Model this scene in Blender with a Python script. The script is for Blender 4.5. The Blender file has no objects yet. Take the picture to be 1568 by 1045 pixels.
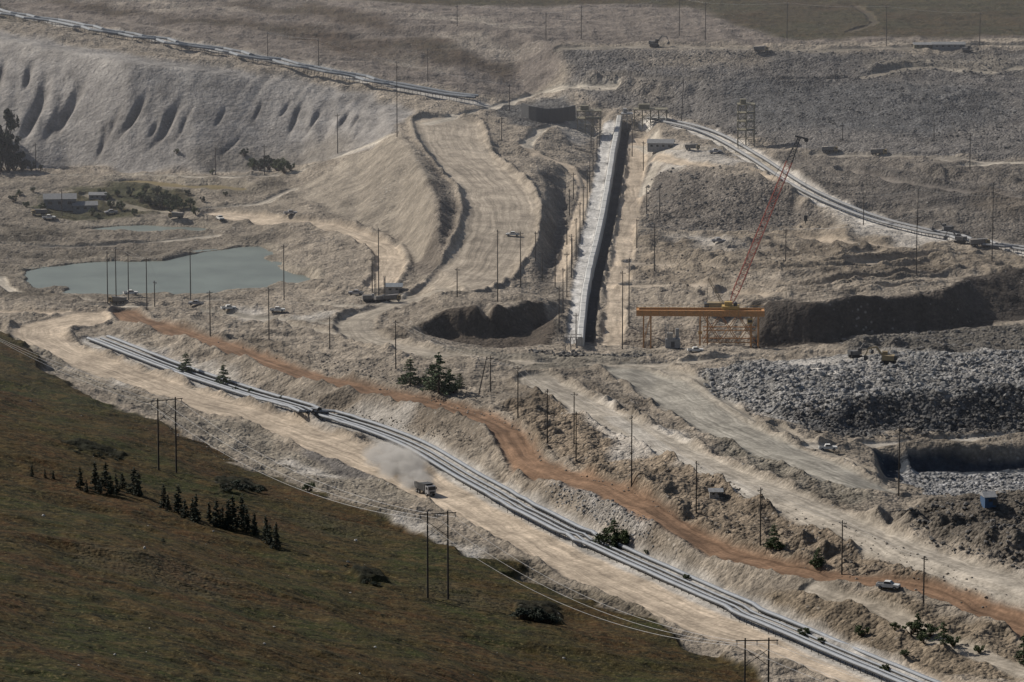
import bpy, math, random
import numpy as np
from mathutils import Vector, Matrix
from mathutils.geometry import delaunay_2d_cdt
random.seed(7); rng=np.random.default_rng(7)
scene=bpy.context.scene
# ---------------- camera / survey frame ----------------
CAMZ=260.0; F=1568*150/36.0; PITCH=math.radians(10)
cP,sP=math.cos(PITCH),math.sin(PITCH)
cam=bpy.data.objects.new("camera",bpy.data.cameras.new("camera")); scene.collection.objects.link(cam)
cam.data.lens=150; cam.data.sensor_width=36; cam.location=(0,0,CAMZ)
cam.rotation_euler=(math.radians(80),0,0); cam.data.clip_start=5; cam.data.clip_end=20000
scene.camera=cam
def ray(u,v):
    a=(np.asarray(u,float)-784)/F; b=(522.5-np.asarray(v,float))/F
    dy=cP+b*sP; dz=-sP+b*cP
    return a/dy, dz/dy          # per unit y
def unproj(u,v,z):
    a,k=ray(u,v); y=(z-CAMZ)/k
    return a*y,y
# ---------------- light ----------------
to_sun=Vector((-0.85,0.48,0)).normalized(); EL=math.radians(37)
sd=Vector((to_sun.x*math.cos(EL),to_sun.y*math.cos(EL),math.sin(EL)))
sun=bpy.data.lights.new("sun",'SUN'); sun.energy=4.8; sun.angle=math.radians(0.5); sun.color=(1,0.93,0.84)
so=bpy.data.objects.new("sun",sun); scene.collection.objects.link(so)
so.rotation_euler=sd.to_track_quat('Z','Y').to_euler(); so.location=(0,1500,900)
w=bpy.data.worlds.new("World"); scene.world=w; w.use_nodes=True
nt=w.node_tree; bg=nt.nodes["Background"]; sky=nt.nodes.new("ShaderNodeTexSky"); sky.sky_type='NISHITA'
sky.sun_disc=False; sky.sun_elevation=EL; sky.sun_rotation=math.atan2(sd.x,sd.y); sky.dust_density=2.0
nt.links.new(sky.outputs[0],bg.inputs[0]); bg.inputs[1].default_value=0.065
scene.view_settings.view_transform='Standard'; scene.view_settings.look='None'; scene.view_settings.exposure=0
# ---------------- noise ----------------
def hsh(ix,iy,seed):
    n=(ix*374761393+iy*668265263+seed*2147483647)&0xffffffff
    n=((n^(n>>13))*1274126177)&0xffffffff
    n=n^(n>>16)
    return (n&0xffff).astype(np.float32)/65535
def vn(x,y,seed=0):
    fx=np.floor(x);fy=np.floor(y);ix=fx.astype(np.int64);iy=fy.astype(np.int64)
    a=(x-fx);b=(y-fy);a=a*a*(3-2*a);b=b*b*(3-2*b)
    return (hsh(ix,iy,seed)*(1-a)+hsh(ix+1,iy,seed)*a)*(1-b)+(hsh(ix,iy+1,seed)*(1-a)+hsh(ix+1,iy+1,seed)*a)*b
def fbm(x,y,wl,octv,seed=0):
    r=0;amp=1;tot=0
    for o in range(octv):
        r=r+amp*vn(x/wl+o*17.3,y/wl+o*9.1,seed+o);tot+=amp;amp*=.5;wl/=2.03
    return r/tot
def ridge(x,y,wl,octv,seed=0):
    r=0;amp=1;tot=0
    for o in range(octv):
        r=r+amp*(1-np.abs(2*vn(x/wl+o*7.3,y/wl+o*3.1,seed+o)-1));tot+=amp;amp*=.5;wl/=2.1
    return r/tot
# ---------------- terrain control lines (u,v,z) ----------------
A=[(50,510,4),(110,545,2),(250,595,1),(400,645,0),(520,690,0),(640,740,0),(760,800,0),(900,875,0),(1050,945,0),(1200,1000,0),(1400,1070,0),(1700,1180,-2)]
B=[(150,520,3),(250,560,2),(350,593,1),(450,623,1),(560,655,1),(640,688,1),(720,735,1),(800,778,1),(900,828,1),(1000,873,1),(1100,918,1),(1200,963,1),(1300,1008,1),(1400,1050,1),(1700,1150,0)]
C=[(190,480,6),(230,497,6),(350,535,5.5),(450,572,5),(560,600,6),(660,620,8),(740,643,9),(780,670,8),(800,700,7),(830,722,7),(920,748,9),(1000,785,10),(1080,835,7),(1150,862,7),(1250,885,8),(1350,898,9),(1420,910,9),(1500,940,8),(1568,965,7),(1800,1080,5)]
D=[(830,590,12),(900,640,12),(1000,680,13),(1100,725,13),(1200,765,13),(1300,810,14),(1400,850,14),(1568,910,13),(1850,1010,12)]
L=[A,B,C,[(u,v+12,z) for u,v,z in C],D,
[(250,550,2),(350,583,1.5),(450,612,1.5),(560,645,1.5),(640,675,1.5),(720,722,1.5),(800,765,1.5),(900,812,1.5),(1000,858,1.5),(1100,900,2),(1200,942,2),(1300,985,2),(1400,1015,3),(1568,1070,3)],
[(-350,520,10),(0,530,4),(60,575,3),(180,625,2),(330,690,1),(450,745,0),(600,805,0),(750,865,0),(900,925,0),(1050,985,0),(1150,1035,0),(1300,1100,0),(1600,1250,-2)],
[(-350,620,30),(0,640,16),(200,710,13),(400,790,8),(600,860,5),(800,925,3),(1000,1000,2)],
[(-350,800,60),(0,750,32),(200,800,26),(400,850,15),(600,920,11),(800,985,7),(950,1045,4)],
[(-350,980,95),(0,900,52),(200,930,43),(400,960,30),(600,990,19),(750,1045,13)],
[(-350,1150,118),(0,1045,72),(200,1045,58),(400,1045,42),(600,1045,26)],
[(-350,1350,128),(0,1300,100),(400,1300,70),(800,1300,40),(1200,1300,15),(1600,1300,0),(2000,1300,-5)],
[(-350,470,8),(0,470,5),(130,478,6)],[(200,468,6),(300,500,6.5),(400,512,7),(520,535,8),(640,546,9),(740,550,9)],
[(300,462,4),(420,475,5),(520,480,6)],
[(640,500,9),(680,483,11.5),(760,478,12.5),(830,468,10.5),(850,495,8)],[(850,530,6),(760,541,7),(680,535,7),(640,518,8)],
[(680,522,3),(740,528,2),(810,520,2),(835,506,3)],
[(0,400,2),(50,400,1),(150,390,1),(330,375,2),(430,370,4),(480,410,4),(450,440,3),(300,452,3),(150,458,3),(0,455,4)],
[(-350,400,6)],[(100,425,1),(250,415,1),(400,405,1)],
[(-350,340,10),(0,345,5),(150,340,3),(330,338,5)],[(0,370,4),(200,365,3),(300,358,3)],
[(-350,300,12),(0,300,7),(200,310,6),(330,325,6),(400,320,7)],
[(-350,265,12),(0,262,9),(100,258,9),(200,262,10),(300,265,11),(400,258,12),(460,252,14)],
[(460,252,14),(520,238,20),(570,215,27),(600,203,32)],
[(450,290,10),(520,335,9),(600,362,8),(640,402,7),(640,440,7)],[(420,345,7),(560,380,7),(590,430,7),(520,420,5)],
[(612,207,33),(645,260,29),(668,310,25),(668,350,20)],
[(640,205,32),(668,240,28),(695,310,21.5),(695,350,18),(675,410,11),(640,450,7),(560,485,7)],
[(730,182,33),(790,230,28),(838,290,22),(830,370,15),(800,430,9)],
[(865,300,16),(850,380,9),(830,440,7)],[(740,468,11.5),(800,458,10.5)],
[(-350,-5,62),(0,60,56),(200,95,52),(400,120,45),(560,150,38),(640,170,35),(730,168,35)],
[(-350,-40,63),(0,28,58),(200,62,54),(400,97,48),(600,137,41),(730,158,37)],
[(-350,-80,68),(0,0,60),(300,42,57),(500,80,51),(700,120,43),(800,140,37)],
[(0,-50,68),(400,-5,64),(600,30,60),(780,55,56)],
[(860,75,54),(1000,72,55),(1200,78,55),(1400,75,55),(1568,70,55),(1900,70,55)],
[(860,30,57),(1200,30,58),(1568,30,58),(1900,30,58)],[(700,-50,66),(1200,-60,66),(1568,-60,66),(1900,-60,66)],
[(900,112,46),(1050,118,46),(1150,120,46),(1300,118,47),(1568,116,48),(1900,116,48)],
[(900,118,45),(1050,126,45),(1150,130,45),(1300,127,46),(1568,125,47),(1900,125,47)],
[(870,160,35),(960,172,33),(1060,185,32),(1150,212,31),(1250,232,31),(1400,240,32),(1568,250,32),(1900,250,32)],
[(1000,187,32),(1080,205,31),(1150,240,29),(1220,285,25),(1300,325,20),(1400,355,17),(1568,385,14),(1900,440,12)],
[(1010,197,31),(1080,217,30),(1150,252,28),(1220,298,24),(1300,337,19),(1400,367,16),(1568,397,13.5)],
[(1300,262,28),(1400,280,27),(1568,300,25)],[(1340,320,20),(1450,335,19),(1568,345,18)],
[(800,225,29),(850,235,26),(885,270,22)],
[(915,200,26),(903,260,20.5),(885,330,15),(872,430,8),(862,530,5)],[(990,212,26),(990,260,20.5),(978,330,14),(965,430,8),(955,530,5)],
[(1005,240,26),(1100,264,29),(1190,278,28),(1255,325,20)],[(995,345,12.5),(1100,358,12),(1250,364,12.5)],
[(1040,300,21),(1130,312,21),(1220,325,18)],
[(980,400,9),(1100,400,12),(1250,410,13),(1400,400,14),(1568,405,14)],
[(970,470,6),(1050,462,8),(1150,464,12),(1180,470,14),(1250,468,15),(1350,458,16),(1450,450,16),(1490,430,16),(1568,418,16),(1900,400,16)],
[(960,532,5),(1050,532,3),(1160,531,1.5),(1250,532,1),(1350,520,2),(1450,512,3),(1530,496,4),(1600,486,5),(1900,480,5)],
[(850,556,8),(960,552,8),(1100,548,8),(1250,546,8),(1400,537,7.5),(1568,530,8),(1900,530,8)],
[(1080,578,13),(1150,575,16),(1250,570,18),(1400,557,19),(1568,560,20),(1900,562,20)],
[(1200,610,15.5),(1300,608,16.5),(1400,603,17),(1568,598,17.5),(1900,598,17.5)],
[(1085,602,12),(1180,640,11.5),(1250,662,9),(1300,664,7.5),(1400,664,7),(1568,662,7),(1900,660,7)],
[(700,562,10),(850,566,10.5),(960,577,11),(1020,612,11),(1100,657,12),(1200,702,13),(1340,760,14)],
[(1260,688,11),(1340,690,8),(1568,678,7.5),(1900,678,7.5)],[(1355,724,2),(1568,718,.5),(1900,718,.5)],[(1400,742,1),(1568,742,0),(1900,742,0)],
[(1350,752,11),(1430,772,10),(1568,775,12),(1900,775,12)],[(1430,800,16),(1500,800,18),(1568,800,19),(1900,800,19)],
[(1450,845,14),(1568,870,14)],
]
WP=[]
for ln in L:
    if len(ln)==1: pts=ln
    else:
        pts=[]
        for p,q in zip(ln[:-1],ln[1:]):
            n=max(1,int(math.hypot(q[0]-p[0],q[1]-p[1])/22))
            for i in range(n): pts.append(tuple(p[k]+(q[k]-p[k])*i/n for k in range(3)))
        pts.append(ln[-1])
    for u,v,z in pts:
        x,y=unproj(u,v,z); WP.append((float(x),float(y),z))
for y,zs in ((200,(150,150,150,130,120)),(640,(150,120,90,5,0)),(1000,(110,None,None,None,0)),(1450,(40,None,None,None,8)),(1900,(60,None,None,None,40)),(2250,(80,None,None,None,75)),
             (2900,(120,95,90,85,100)),(4500,(260,190,150,190,230)),(9000,(700,520,430,500,600))):
    for s_,z in zip((-1.3,-0.3,0,0.3,1.3),zs):
        if z is not None: WP.append((s_*y,y,z))
P2=np.array(WP)
KS,KT=6533.,1500.
pts2=[Vector((x/y*KS,math.log(y)*KT)) for x,y,z in WP]
ov,oe,of,orig_v,_,_=delaunay_2d_cdt(pts2,[],[],0,0.5)
zs=np.array([P2[o[0]][2] if len(o) else 0 for o in orig_v])
ov=np.array([(p.x/KS,p.y/KT) for p in ov])
S=np.concatenate([np.linspace(-1.2,-0.155,28),np.linspace(-0.15,0.15,740),np.linspace(0.155,1.2,28)])
T=np.concatenate([np.linspace(math.log(205),math.log(685),24),np.linspace(math.log(690),math.log(2230),1850),np.linspace(math.log(2245),math.log(8900),70)])
NS,NT=len(S),len(T)
Z=np.zeros((NT,NS),np.float32)
for f in of:
    a,b,c=f[0],f[1],f[2]
    (x0,y0),(x1,y1),(x2,y2)=ov[a],ov[b],ov[c]
    i0=np.searchsorted(T,min(y0,y1,y2));i1=np.searchsorted(T,max(y0,y1,y2),side='right')
    j0=np.searchsorted(S,min(x0,x1,x2));j1=np.searchsorted(S,max(x0,x1,x2),side='right')
    if i0>=i1 or j0>=j1: continue
    ss=S[j0:j1][None,:];tt=T[i0:i1][:,None]
    det=(y1-y2)*(x0-x2)+(x2-x1)*(y0-y2)
    if abs(det)<1e-14: continue
    l0=((y1-y2)*(ss-x2)+(x2-x1)*(tt-y2))/det; l1=((y2-y0)*(ss-x2)+(x0-x2)*(tt-y2))/det; l2=1-l0-l1
    m=(l0>=-1e-6)&(l1>=-1e-6)&(l2>=-1e-6)
    zz=l0*zs[a]+l1*zs[b]+l2*zs[c]
    sub=Z[i0:i1,j0:j1]; sub[m]=zz[m]
def blur(a,k):
    for ax in (0,1):
        c=[np.roll(a,s,axis=ax) for s in range(-k,k+1)]
        a=sum(c)/len(c)
    return a
inn=blur(Z,2); Z[28:-75,32:-32]=inn[28:-75,32:-32]
Yg=np.exp(T)[:,None]*np.ones(NS)[None,:]; Xg=S[None,:]*Yg
def zlook(x,y,G=None):
    G=Z if G is None else G
    s=np.clip(x/y,S[0],S[-1]-1e-9);t=np.clip(np.log(y),T[0],T[-1]-1e-9)
    j=np.clip(np.searchsorted(S,s,side='right')-1,0,NS-2);i=np.clip(np.searchsorted(T,t,side='right')-1,0,NT-2)
    a=(s-S[j])/(S[j+1]-S[j]);b=(t-T[i])/(T[i+1]-T[i])
    return (G[i,j]*(1-a)+G[i,j+1]*a)*(1-b)+(G[i+1,j]*(1-a)+G[i+1,j+1]*a)*b
YM=np.exp(np.linspace(math.log(560),math.log(2700),3200))
def hit(uv):
    uv=np.asarray(uv,float).reshape(-1,2); out=np.zeros((len(uv),3))
    for k,(u,v) in enumerate(uv):
        a,kz=ray(u,v); zr=CAMZ+kz*YM; h=zlook(a*YM,YM)
        d=zr-h; idx=np.argmax(d<0)
        if d[idx]>=0: idx=len(YM)-1
        i=max(idx,1); f=d[i-1]/(d[i-1]-d[i]) if d[i]<0 else 1
        y=YM[i-1]+(YM[i]-YM[i-1])*f
        out[k]=(a*y,y,zlook(np.array([a*y]),np.array([y]))[0])
    return out
def cat(pts,step=14):
    P=[np.array(p[:2],float) for p in pts]; P=[2*P[0]-P[1]]+P+[2*P[-1]-P[-2]]; out=[]
    for i in range(1,len(P)-2):
        n=max(2,int(np.linalg.norm(P[i+1]-P[i])/step))
        for k in range(n):
            t=k/n; a,b,c,d=P[i-1],P[i],P[i+1],P[i+2]
            out.append(.5*((2*b)+(-a+c)*t+(2*a-5*b+4*c-d)*t*t+(-a+3*b-3*c+d)*t**3))
    out.append(P[-2]); return np.array(out)
# ---------------- painting ----------------
base=np.array((0.225,0.195,0.158),np.float32)
COL=np.ones((NT,NS,3),np.float32)*base
ROUGH=np.ones((NT,NS),np.float32); GRASS=np.zeros((NT,NS),np.float32); ROCK=np.full((NT,NS),.35,np.float32)
ROAD=np.zeros((NT,NS),np.float32); LAT=np.zeros((NT,NS),np.float32); ALO=np.zeros((NT,NS),np.float32); GUL=np.zeros((NT,NS),np.float32); BERM=np.zeros((NT,NS),np.float32)
DZ=np.zeros((NT,NS),np.float32); HEAP=np.zeros((NT,NS),np.float32)
WX=(fbm(Xg,Yg,16,3,11)-.5); WY=(fbm(Xg,Yg,16,3,23)-.5)
def pip(poly,amp=9):
    x=Xg+WX*amp; y=Yg+WY*amp*1.6
    m=np.zeros((NT,NS),bool)
    y0=poly[:,1].min()-20; y1=poly[:,1].max()+20
    i0=np.searchsorted(T,math.log(max(y0,210)));i1=np.searchsorted(T,math.log(y1))
    X=x[i0:i1];Y=y[i0:i1];mm=np.zeros(X.shape,bool)
    n=len(poly)
    for k in range(n):
        xa,ya=poly[k][:2];xb,yb=poly[(k+1)%n][:2]
        if ya==yb: continue
        c=((ya>Y)!=(yb>Y))&(X<(xb-xa)*(Y-ya)/(yb-ya)+xa); mm^=c
    m[i0:i1]=mm; return m
def wzone(m,col=None,rough=None,rock=None,grass=None,gul=None):
    if col is not None: COL[:]=COL*(1-m[...,None])+np.array(col,np.float32)*m[...,None]
    for arr,val in ((ROUGH,rough),(ROCK,rock),(GRASS,grass),(GUL,gul)):
        if val is not None: arr[:]=arr*(1-m)+val*m
def zone(uv,col=None,rough=None,rock=None,grass=None,gul=None,amp=9,mix=1.0,soft=3):
    poly=hit(uv); m=pip(poly,amp).astype(np.float32)
    if soft: m=blur(m,soft)
    m=m*mix; wzone(m,col,rough,rock,grass,gul)
    return m
def road(uv,width,col,track=1.0,mix=1.0,berm=0.0,flat=1.0,feather=None,warp=2.0,dz=0.0,keep=False,taper=False):
    P=hit(cat(uv)); fe=feather or max(0.8,width*.12)
    Dm=np.full((NT,NS),1e6,np.float32);LA=np.zeros((NT,NS),np.float32);AL=np.zeros((NT,NS),np.float32)
    R=width/2+fe+8; acc=0
    for p,q in zip(P[:-1],P[1:]):
        dx,dy=q[0]-p[0],q[1]-p[1];ln=math.hypot(dx,dy)
        if ln<1e-3: continue
        y0=min(p[1],q[1])-R;y1=max(p[1],q[1])+R
        i0=np.searchsorted(T,math.log(max(y0,210)));i1=np.searchsorted(T,math.log(y1))
        ss=[(min(p[0],q[0])-R)/y0,(min(p[0],q[0])-R)/y1,(max(p[0],q[0])+R)/y0,(max(p[0],q[0])+R)/y1]
        j0=np.searchsorted(S,min(ss));j1=np.searchsorted(S,max(ss))
        if i0>=i1 or j0>=j1: acc+=ln;continue
        X=Xg[i0:i1,j0:j1]+WX[i0:i1,j0:j1]*warp;Y=Yg[i0:i1,j0:j1]+WY[i0:i1,j0:j1]*warp
        t=np.clip(((X-p[0])*dx+(Y-p[1])*dy)/ln**2,0,1)
        ex=X-p[0]-t*dx;ey=Y-p[1]-t*dy;d=np.sqrt(ex*ex+ey*ey)
        sg=np.sign(ex*dy-ey*dx)
        sub=Dm[i0:i1,j0:j1];m=d<sub
        sub[m]=d[m];LA[i0:i1,j0:j1][m]=(sg*d)[m];AL[i0:i1,j0:j1][m]=(acc+t*ln)[m]
        acc+=ln
    m=np.clip((width/2+fe-Dm)/(2*fe),0,1);m=m*m*(3-2*m)
    if taper: m=m*np.clip(np.minimum(AL,acc-AL)/(acc*.4),0,1)
    mm=m*mix
    COL[:]=COL*(1-mm[...,None])+np.array(col,np.float32)*mm[...,None]
    if dz: DZ[:]+=dz*m
    if keep: return m
    ROUGH[:]=ROUGH*(1-m*flat)+0.05*m*flat
    ROCK[:]=ROCK*(1-m)
    ROAD[:]=ROAD*(1-m)+track*m
    k=m>.02; LAT[k]=LA[k];ALO[k]=AL[k]
    if berm: BERM[:]=np.maximum(BERM*(1-m),berm*np.exp(-((Dm-width/2-1.6)/1.1)**2))
    return m
hb=hit(cat([(-190,525),(0,520),(40,545),(100,588),(200,635),(330,695),(430,742),(560,790),(640,820),(750,868),(860,915),(960,950),(1060,990),(1140,1030)]))
hb=np.vstack([[[-2500,1500,0]],hb,[[60,850,0],[110,500,0],[150,180,0],[-2500,180,0]]])
mh=blur(pip(hb,16).astype(np.float32),2)
far=np.clip((Yg-2000)/60,0,1).astype(np.float32)
wzone(far,(0.10,0.092,0.07),.8,.1,.45)
zone([(-190,-60),(0,-5),(0,20),(200,52),(400,85),(600,128),(760,150),(860,110),(860,70),(1000,66),(1200,70),(1400,66),(1760,60),(1760,-20),(900,-30),(300,-30)],(0.145,0.125,0.108),.8,.25,0)
zone([(-190,-60),(0,-10),(330,-10),(700,12),(900,5),(1060,15),(1200,62),(1500,60),(1760,55),(1760,-40),(700,-50)],(0.052,0.046,0.030),.5,.1,.5,soft=5)
for z_ in ([(230,30),(420,60),(560,95),(660,112),(560,70),(420,40)],[(480,55),(640,90),(760,118),(800,95),(640,60)],[(0,5),(150,20),(300,45),(180,10)],[(330,10),(500,30),(620,48),(500,10)]):
    zone(z_,(0.065,0.048,0.036),.7,.1,.4,soft=5,amp=26,mix=.8)
for z_ in ([(120,0),(300,20),(420,28),(300,10)],[(430,60),(600,100),(700,118),(560,84)],[(640,50),(760,62),(850,80),(760,85),(650,66)],[(560,20),(700,40),(840,50),(700,28)]):
    zone(z_,(0.25,0.22,0.185),.7,.3,0,soft=3,amp=26,mix=.8)
# upper-left spoil slope
zone([(-190,35),(0,48),(200,84),(400,112),(560,142),(640,165),(600,205),(540,235),(460,252),(300,265),(100,260),(-190,262)],(0.225,0.213,0.200),.12,.05,0,1.0,soft=2)
zone([(-190,40),(0,58),(200,92),(320,112),(300,135),(120,100),(0,72),(-190,60)],(0.34,0.32,0.295),mix=.8,soft=3,amp=14)
zone([(100,105),(230,128),(330,150),(300,170),(160,130)],(0.31,0.295,0.275),mix=.5,soft=4,amp=16)
zone([(300,265),(460,252),(560,225),(520,205),(380,225),(280,240)],(0.18,0.162,0.138),mix=.8,soft=5)
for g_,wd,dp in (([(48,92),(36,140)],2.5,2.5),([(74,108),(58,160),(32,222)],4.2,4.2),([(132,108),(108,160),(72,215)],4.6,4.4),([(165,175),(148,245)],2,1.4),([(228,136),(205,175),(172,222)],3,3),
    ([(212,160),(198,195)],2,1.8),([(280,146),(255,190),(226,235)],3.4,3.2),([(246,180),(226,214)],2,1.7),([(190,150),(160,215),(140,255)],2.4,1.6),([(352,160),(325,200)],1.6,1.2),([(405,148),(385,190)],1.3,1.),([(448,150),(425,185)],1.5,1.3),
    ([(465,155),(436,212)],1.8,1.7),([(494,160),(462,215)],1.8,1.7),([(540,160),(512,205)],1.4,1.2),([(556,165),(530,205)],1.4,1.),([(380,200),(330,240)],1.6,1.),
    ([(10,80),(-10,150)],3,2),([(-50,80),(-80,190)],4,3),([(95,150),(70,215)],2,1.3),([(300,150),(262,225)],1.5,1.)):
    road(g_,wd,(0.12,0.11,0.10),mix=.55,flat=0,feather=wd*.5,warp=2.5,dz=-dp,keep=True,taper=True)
# dark spoil right
zone([(865,150),(880,118),(860,82),(1000,76),(1200,82),(1400,80),(1760,76),(1760,250),(1400,243),(1250,236),(1150,214),(1060,188),(960,176)],(0.105,0.099,0.093),.9,.6,0)
zone([(1180,235),(1400,246),(1760,255),(1760,410),(1568,380),(1400,350),(1310,322),(1230,280)],(0.122,0.109,0.094),.9,.5,0)
zone([(1100,130),(1300,128),(1500,135),(1560,180),(1400,215),(1150,200)],(0.07,0.072,0.074),mix=.7,soft=6)
zone([(960,80),(1180,85),(1180,110),(1000,112)],(0.16,.14,.115),mix=.8,soft=5,amp=16)
zone([(1320,90),(1560,88),(1568,112),(1330,116)],(0.18,.16,.13),mix=.7,soft=5,amp=16)
zone([(900,120),(1010,130),(1040,160),(900,150)],(0.165,.145,.12),mix=.7,soft=5,amp=16)
zone([(1280,262),(1480,285),(1568,310),(1500,330),(1330,300)],(0.08,.074,.068),mix=.7,soft=5,amp=16)
zone([(740,165),(860,150),(900,190),(830,200),(790,195)],(0.09,0.088,0.085),1,.5,soft=3)
zone([(990,262),(1100,276),(1190,285),(1260,330),(1290,352),(1100,360),(990,352)],(0.12,0.107,0.093),1.0,.7)
zone([(1240,345),(1400,375),(1568,400),(1568,440),(1400,420),(960,430),(980,365)],(0.205,0.174,0.136),1.3,.3)
# embankment
zone([(605,207),(650,250),(672,310),(670,355),(640,410),(600,365),(520,338),(450,300),(450,285),(540,240)],(0.23,0.202,0.164),.4,.2)
zone([(645,225),(690,300),(698,350),(680,400),(650,440),(640,410),(672,350),(668,300)],(0.125,0.108,0.09),.7,.5)
zone([(770,215),(838,275),(850,330),(835,400),(815,450),(850,440),(868,370),(880,310),(850,270)],(0.125,0.11,0.093),.9,.5)
# pit faces
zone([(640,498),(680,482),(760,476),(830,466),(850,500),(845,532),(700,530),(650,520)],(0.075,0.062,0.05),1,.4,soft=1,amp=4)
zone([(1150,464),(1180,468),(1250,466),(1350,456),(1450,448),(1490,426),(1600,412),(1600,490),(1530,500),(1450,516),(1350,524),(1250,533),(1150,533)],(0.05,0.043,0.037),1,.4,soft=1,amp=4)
zone([(640,550),(700,540),(850,545),(1000,545),(960,570),(820,566)],(0.16,.145,.12),.6,.4)
# rubble
zone([(1070,575),(1150,560),(1300,548),(1450,538),(1760,535),(1760,665),(1400,666),(1250,664),(1180,642),(1085,604)],(0.20,0.195,0.186),.9,.9)
zone([(1200,622),(1300,610),(1400,604),(1760,598),(1760,668),(1400,668),(1260,666)],(0.08,0.08,0.08),1,.9,soft=2)
zone([(1290,520),(1568,500),(1760,500),(1760,535),(1400,545),(1300,545)],(0.10,0.092,0.08),1.2,.7)
zone([(1330,688),(1760,674),(1760,722),(1355,728)],(0.045,0.053,0.065),.5,.2,soft=1,amp=3)
zone([(1380,727),(1760,720),(1760,752),(1420,765)],(0.25,0.25,0.25),.9,.9,soft=1)
zone([(1340,775),(1568,765),(1760,765),(1760,880),(1568,880),(1450,840),(1360,810)],(0.10,0.088,0.073),1.7,.7)
zone([(1100,640),(1230,700),(1340,760),(1250,770),(1120,700),(1040,640)],(0.15,.136,.112),1.1,.6)
zone([(400,605),(560,632),(640,655),(720,665),(780,740),(900,800),(1000,840),(1060,850),(1000,800),(900,765),(800,735),(760,690),(700,655),(560,615)],(0.215,0.182,0.145),1.1,.5)
zone([(840,600),(960,650),(1100,735),(1260,790),(1420,860),(1568,920),(1568,945),(1420,900),(1250,878),(1150,855),(1080,825),(1000,775),(920,740),(840,712),(790,660),(760,620)],(0.185,0.15,0.112),1.6,.6)
zone([(1100,930),(1300,905),(1568,985),(1568,1045),(1400,1035),(1250,975)],(0.16,0.13,0.095),1.4,.6)
zone([(860,735),(1000,795),(1000,840),(900,795),(830,745)],(0.26,.245,.225),.9,.8)
zone([(0,520),(50,545),(200,625),(330,685),(430,735),(560,780),(640,770),(560,730),(400,670),(250,620),(100,560),(50,515)],(0.20,0.178,0.145),.9,.4)
zone([(400,760),(560,790),(700,850),(860,910),(1000,960),(1000,945),(860,895),(700,825),(600,780)],(0.13,0.112,0.085),1,.5)
zone([(480,670),(560,700),(610,720),(590,745),(540,735),(470,700)],(0.12,0.112,0.105),.8,.4)
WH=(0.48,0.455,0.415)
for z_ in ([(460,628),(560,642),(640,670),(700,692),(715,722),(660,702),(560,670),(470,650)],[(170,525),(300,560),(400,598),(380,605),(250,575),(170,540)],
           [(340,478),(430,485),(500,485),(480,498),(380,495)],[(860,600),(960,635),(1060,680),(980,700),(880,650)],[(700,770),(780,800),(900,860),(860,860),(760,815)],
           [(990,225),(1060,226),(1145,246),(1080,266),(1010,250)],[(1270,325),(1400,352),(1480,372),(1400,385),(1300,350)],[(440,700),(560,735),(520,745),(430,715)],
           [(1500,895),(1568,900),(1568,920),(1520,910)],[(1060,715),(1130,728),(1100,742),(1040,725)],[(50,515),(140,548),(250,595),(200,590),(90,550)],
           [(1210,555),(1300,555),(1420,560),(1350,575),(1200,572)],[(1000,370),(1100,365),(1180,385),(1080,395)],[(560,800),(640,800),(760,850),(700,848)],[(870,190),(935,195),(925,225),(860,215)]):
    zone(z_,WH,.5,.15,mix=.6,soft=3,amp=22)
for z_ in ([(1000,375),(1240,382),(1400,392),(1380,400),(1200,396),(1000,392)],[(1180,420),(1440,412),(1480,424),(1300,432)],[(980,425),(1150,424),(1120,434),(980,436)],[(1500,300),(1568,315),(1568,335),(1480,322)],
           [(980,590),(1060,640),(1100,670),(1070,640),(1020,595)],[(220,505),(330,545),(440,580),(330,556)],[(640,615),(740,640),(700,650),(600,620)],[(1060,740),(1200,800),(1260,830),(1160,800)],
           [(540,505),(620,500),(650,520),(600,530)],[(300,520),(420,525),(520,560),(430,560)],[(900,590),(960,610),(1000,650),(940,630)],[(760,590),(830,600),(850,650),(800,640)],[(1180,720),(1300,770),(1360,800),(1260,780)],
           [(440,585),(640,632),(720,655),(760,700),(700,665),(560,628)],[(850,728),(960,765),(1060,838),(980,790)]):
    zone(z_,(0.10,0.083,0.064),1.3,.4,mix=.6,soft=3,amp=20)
# left basin
zone([(-190,265),(460,262),(450,330),(420,400),(480,440),(150,465),(-190,460)],(0.16,0.14,0.113),.7,.3,mix=.8)
zone([(160,285),(300,290),(310,325),(170,335),(60,335),(60,300)],(0.065,0.066,0.042),.8,.1,.5,amp=20)
for z_ in ([(0,345),(120,352),(110,372),(0,372)],[(0,392),(150,388),(300,382),(240,392),(60,402)],[(0,440),(100,455),(60,462),(0,460)],[(330,290),(440,270),(430,290),(350,305)]):
    zone(z_,(0.08,0.07,0.055),1,.3,mix=.7,soft=3,amp=14)
# roads
TAN=(0.40,0.335,0.26); GR=(0.27,0.25,0.213); LT=(0.37,0.335,0.28)
road([(-190,440),(0,462),(130,470),(230,470)],5,LT)
road([(-190,470),(0,478),(100,482),(190,480)],5,TAN)
road([(-190,380),(0,378),(90,382),(200,376),(330,362)],5,LT,mix=.8)
road([(-190,268),(0,265),(100,270),(200,270),(330,272),(440,268),(520,240),(600,206)],4,LT,mix=.8)
road([(0,425),(20,448),(140,462)],4,LT)
road([(130,300),(250,325),(330,320),(400,312),(450,290)],5,LT,mix=.8)
road([(330,330),(400,338),(480,345),(545,362),(590,385),(600,412),(580,440)],11,TAN,berm=.8)
road([(200,462),(330,462),(450,468),(560,470),(640,455)],6,LT,mix=.8)
road([(300,478),(420,490),(520,500)],6,GR)
road([(685,190),(700,235),(762,300),(762,360),(735,410),(680,448)],28,(0.32,0.277,0.222),track=1.1,berm=1.4)
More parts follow.
